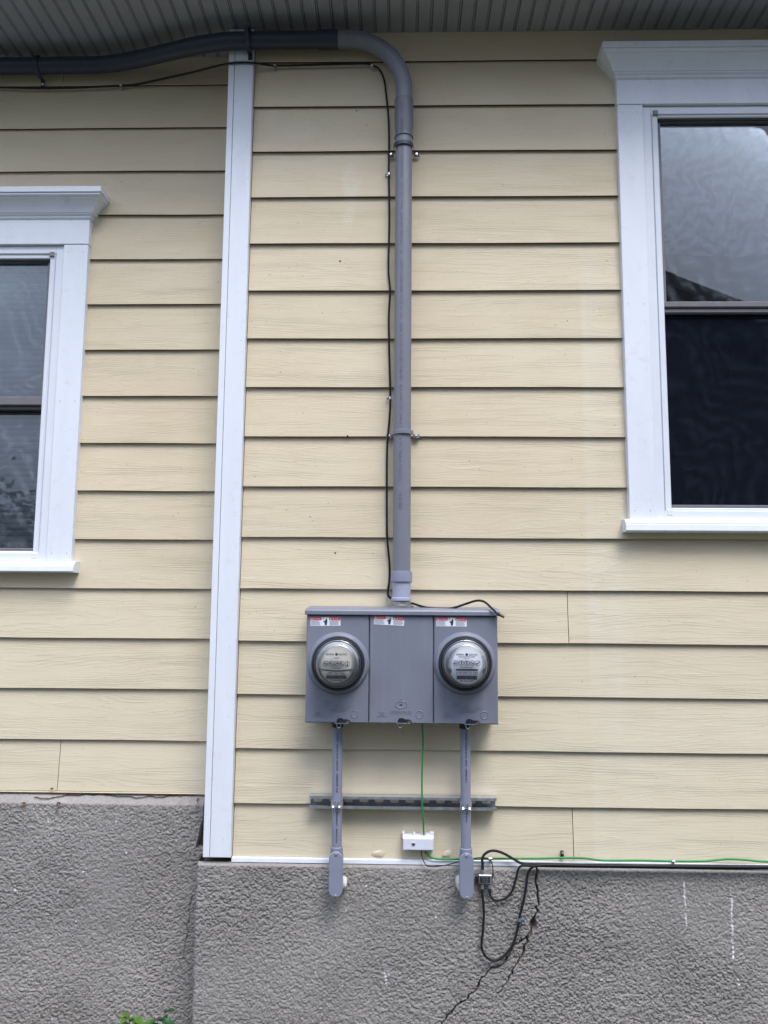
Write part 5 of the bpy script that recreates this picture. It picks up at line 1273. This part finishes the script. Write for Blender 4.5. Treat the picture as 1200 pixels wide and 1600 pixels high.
# ------------------------------------------------------------------ plants at the foot of the wall and blown-in leaves
def leaf(mb, base, d, up, ln, wd_, lob=0):
    d = d.normalized(); s_ = d.cross(up).normalized(); up2 = s_.cross(d).normalized(); n = 8; Lf, Rt, Md = [], [], []
    for i in range(n + 1):
        t_ = i / n; w = wd_ * math.sin(math.pi * min(1, t_ * 1.02) ** 0.75) * (1 + lob * 0.45 * math.sin(t_ * 15))
        m_ = base + d * ln * t_ + up2 * (0.25 * ln * t_ * (1 - t_) * 1.2 - 0.12 * ln * t_ * t_)
        Md.append(m_); Lf.append(m_ + s_ * w * 0.5 + up2 * 0.12 * w); Rt.append(m_ - s_ * w * 0.5 + up2 * 0.12 * w)
    vs = Lf + Md + Rt; k = n + 1
    return mb.add(vs, [(i, i + 1, i + 1 + k, i + k) for i in range(n)] + [(i + k, i + 1 + k, i + 1 + 2*k, i + 2*k) for i in range(n)], True)
def plant(tops, base, label, mat_, ln, wd_, lob, seed):
    r = random.Random(seed); t = thing('weed_plant', label, 'plant', base)
    for tip in tops:
        b = Vector(base); path = curve([b, b.lerp(tip, 0.5) + Vector((r.uniform(-.02, .02), r.uniform(-.02, .0), 0)), tip], 6)
        MB().tube(path, [0.0028 - 0.0018 * i / (len(path) - 1) for i in range(len(path))], 6).build('stem', 'leaf_dark', t)
        m_ = len(path)
        for i in range(3, m_):
            for q in range(2 if i < m_ - 1 else 3):
                a = r.uniform(0, 6.28); d = Vector((math.cos(a), math.sin(a) * 0.55 - 0.25, r.uniform(0.0, 0.7)))
                p = path[i].copy(); p.y = min(p.y, -0.06); 
                if p.y + d.normalized().y * ln > -0.035: d.y = -abs(d.y)
                leaf(MB_ := MB(), p, d, Vector((0, 0, 1)), ln * r.uniform(0.7, 1.1), wd_ * r.uniform(0.8, 1.1), lob); MB_.build('leaf', mat_, t)
plant([W(203, 1592, -0.07), W(195, 1618, -0.10), W(222, 1604, -0.09)], (W(205, 1600, -0.08).x, -0.09, 0.0), 'young weed with lobed light green leaves at the foot of the wall', 'leaf_light', 0.050, 0.036, 0.6, 3)
plant([W(258, 1583, -0.06), W(246, 1594, -0.08), W(262, 1604, -0.09)], (W(252, 1600, -0.08).x, -0.09, 0.0), 'weed with small plain dark green leaves at the foot of the wall', 'leaf_dark', 0.034, 0.021, 0.0, 4)
r = random.Random(21)
for x, y, s_, lb in ((41, 1256, 0.018, 'small curled brown leaf lying alone on the higher foundation ledge'), (88, 1257, 0.022, 'largest curled brown leaf on the ledge below the plank joint'),
                    (95, 1256, 0.016, 'smaller brown leaf lying against the largest one on the ledge'), (279, 1244, 0.016, 'upright brown leaf scrap on the ledge near the corner board'),
                    (310, 1247, 0.020, 'brown leaf scrap wedged in the slot beside the corner board'), (84, 1232, 0.014, 'brown leaf scrap stuck at the foot of the plank joint')):
    c = W(x, y, YFL - 0.008 if y > 1240 else YL - 0.008); mb = MB(); leaf(mb, c, Vector((r.uniform(-1, 1), -0.3, r.uniform(-.5, .5))), Vector((0, -1, 0.4)), s_, s_ * 0.55, 0.5)
    tag(mb.build('dry_leaf', 'dry_leaf'), lb, 'leaf', 'dry leaf scraps')
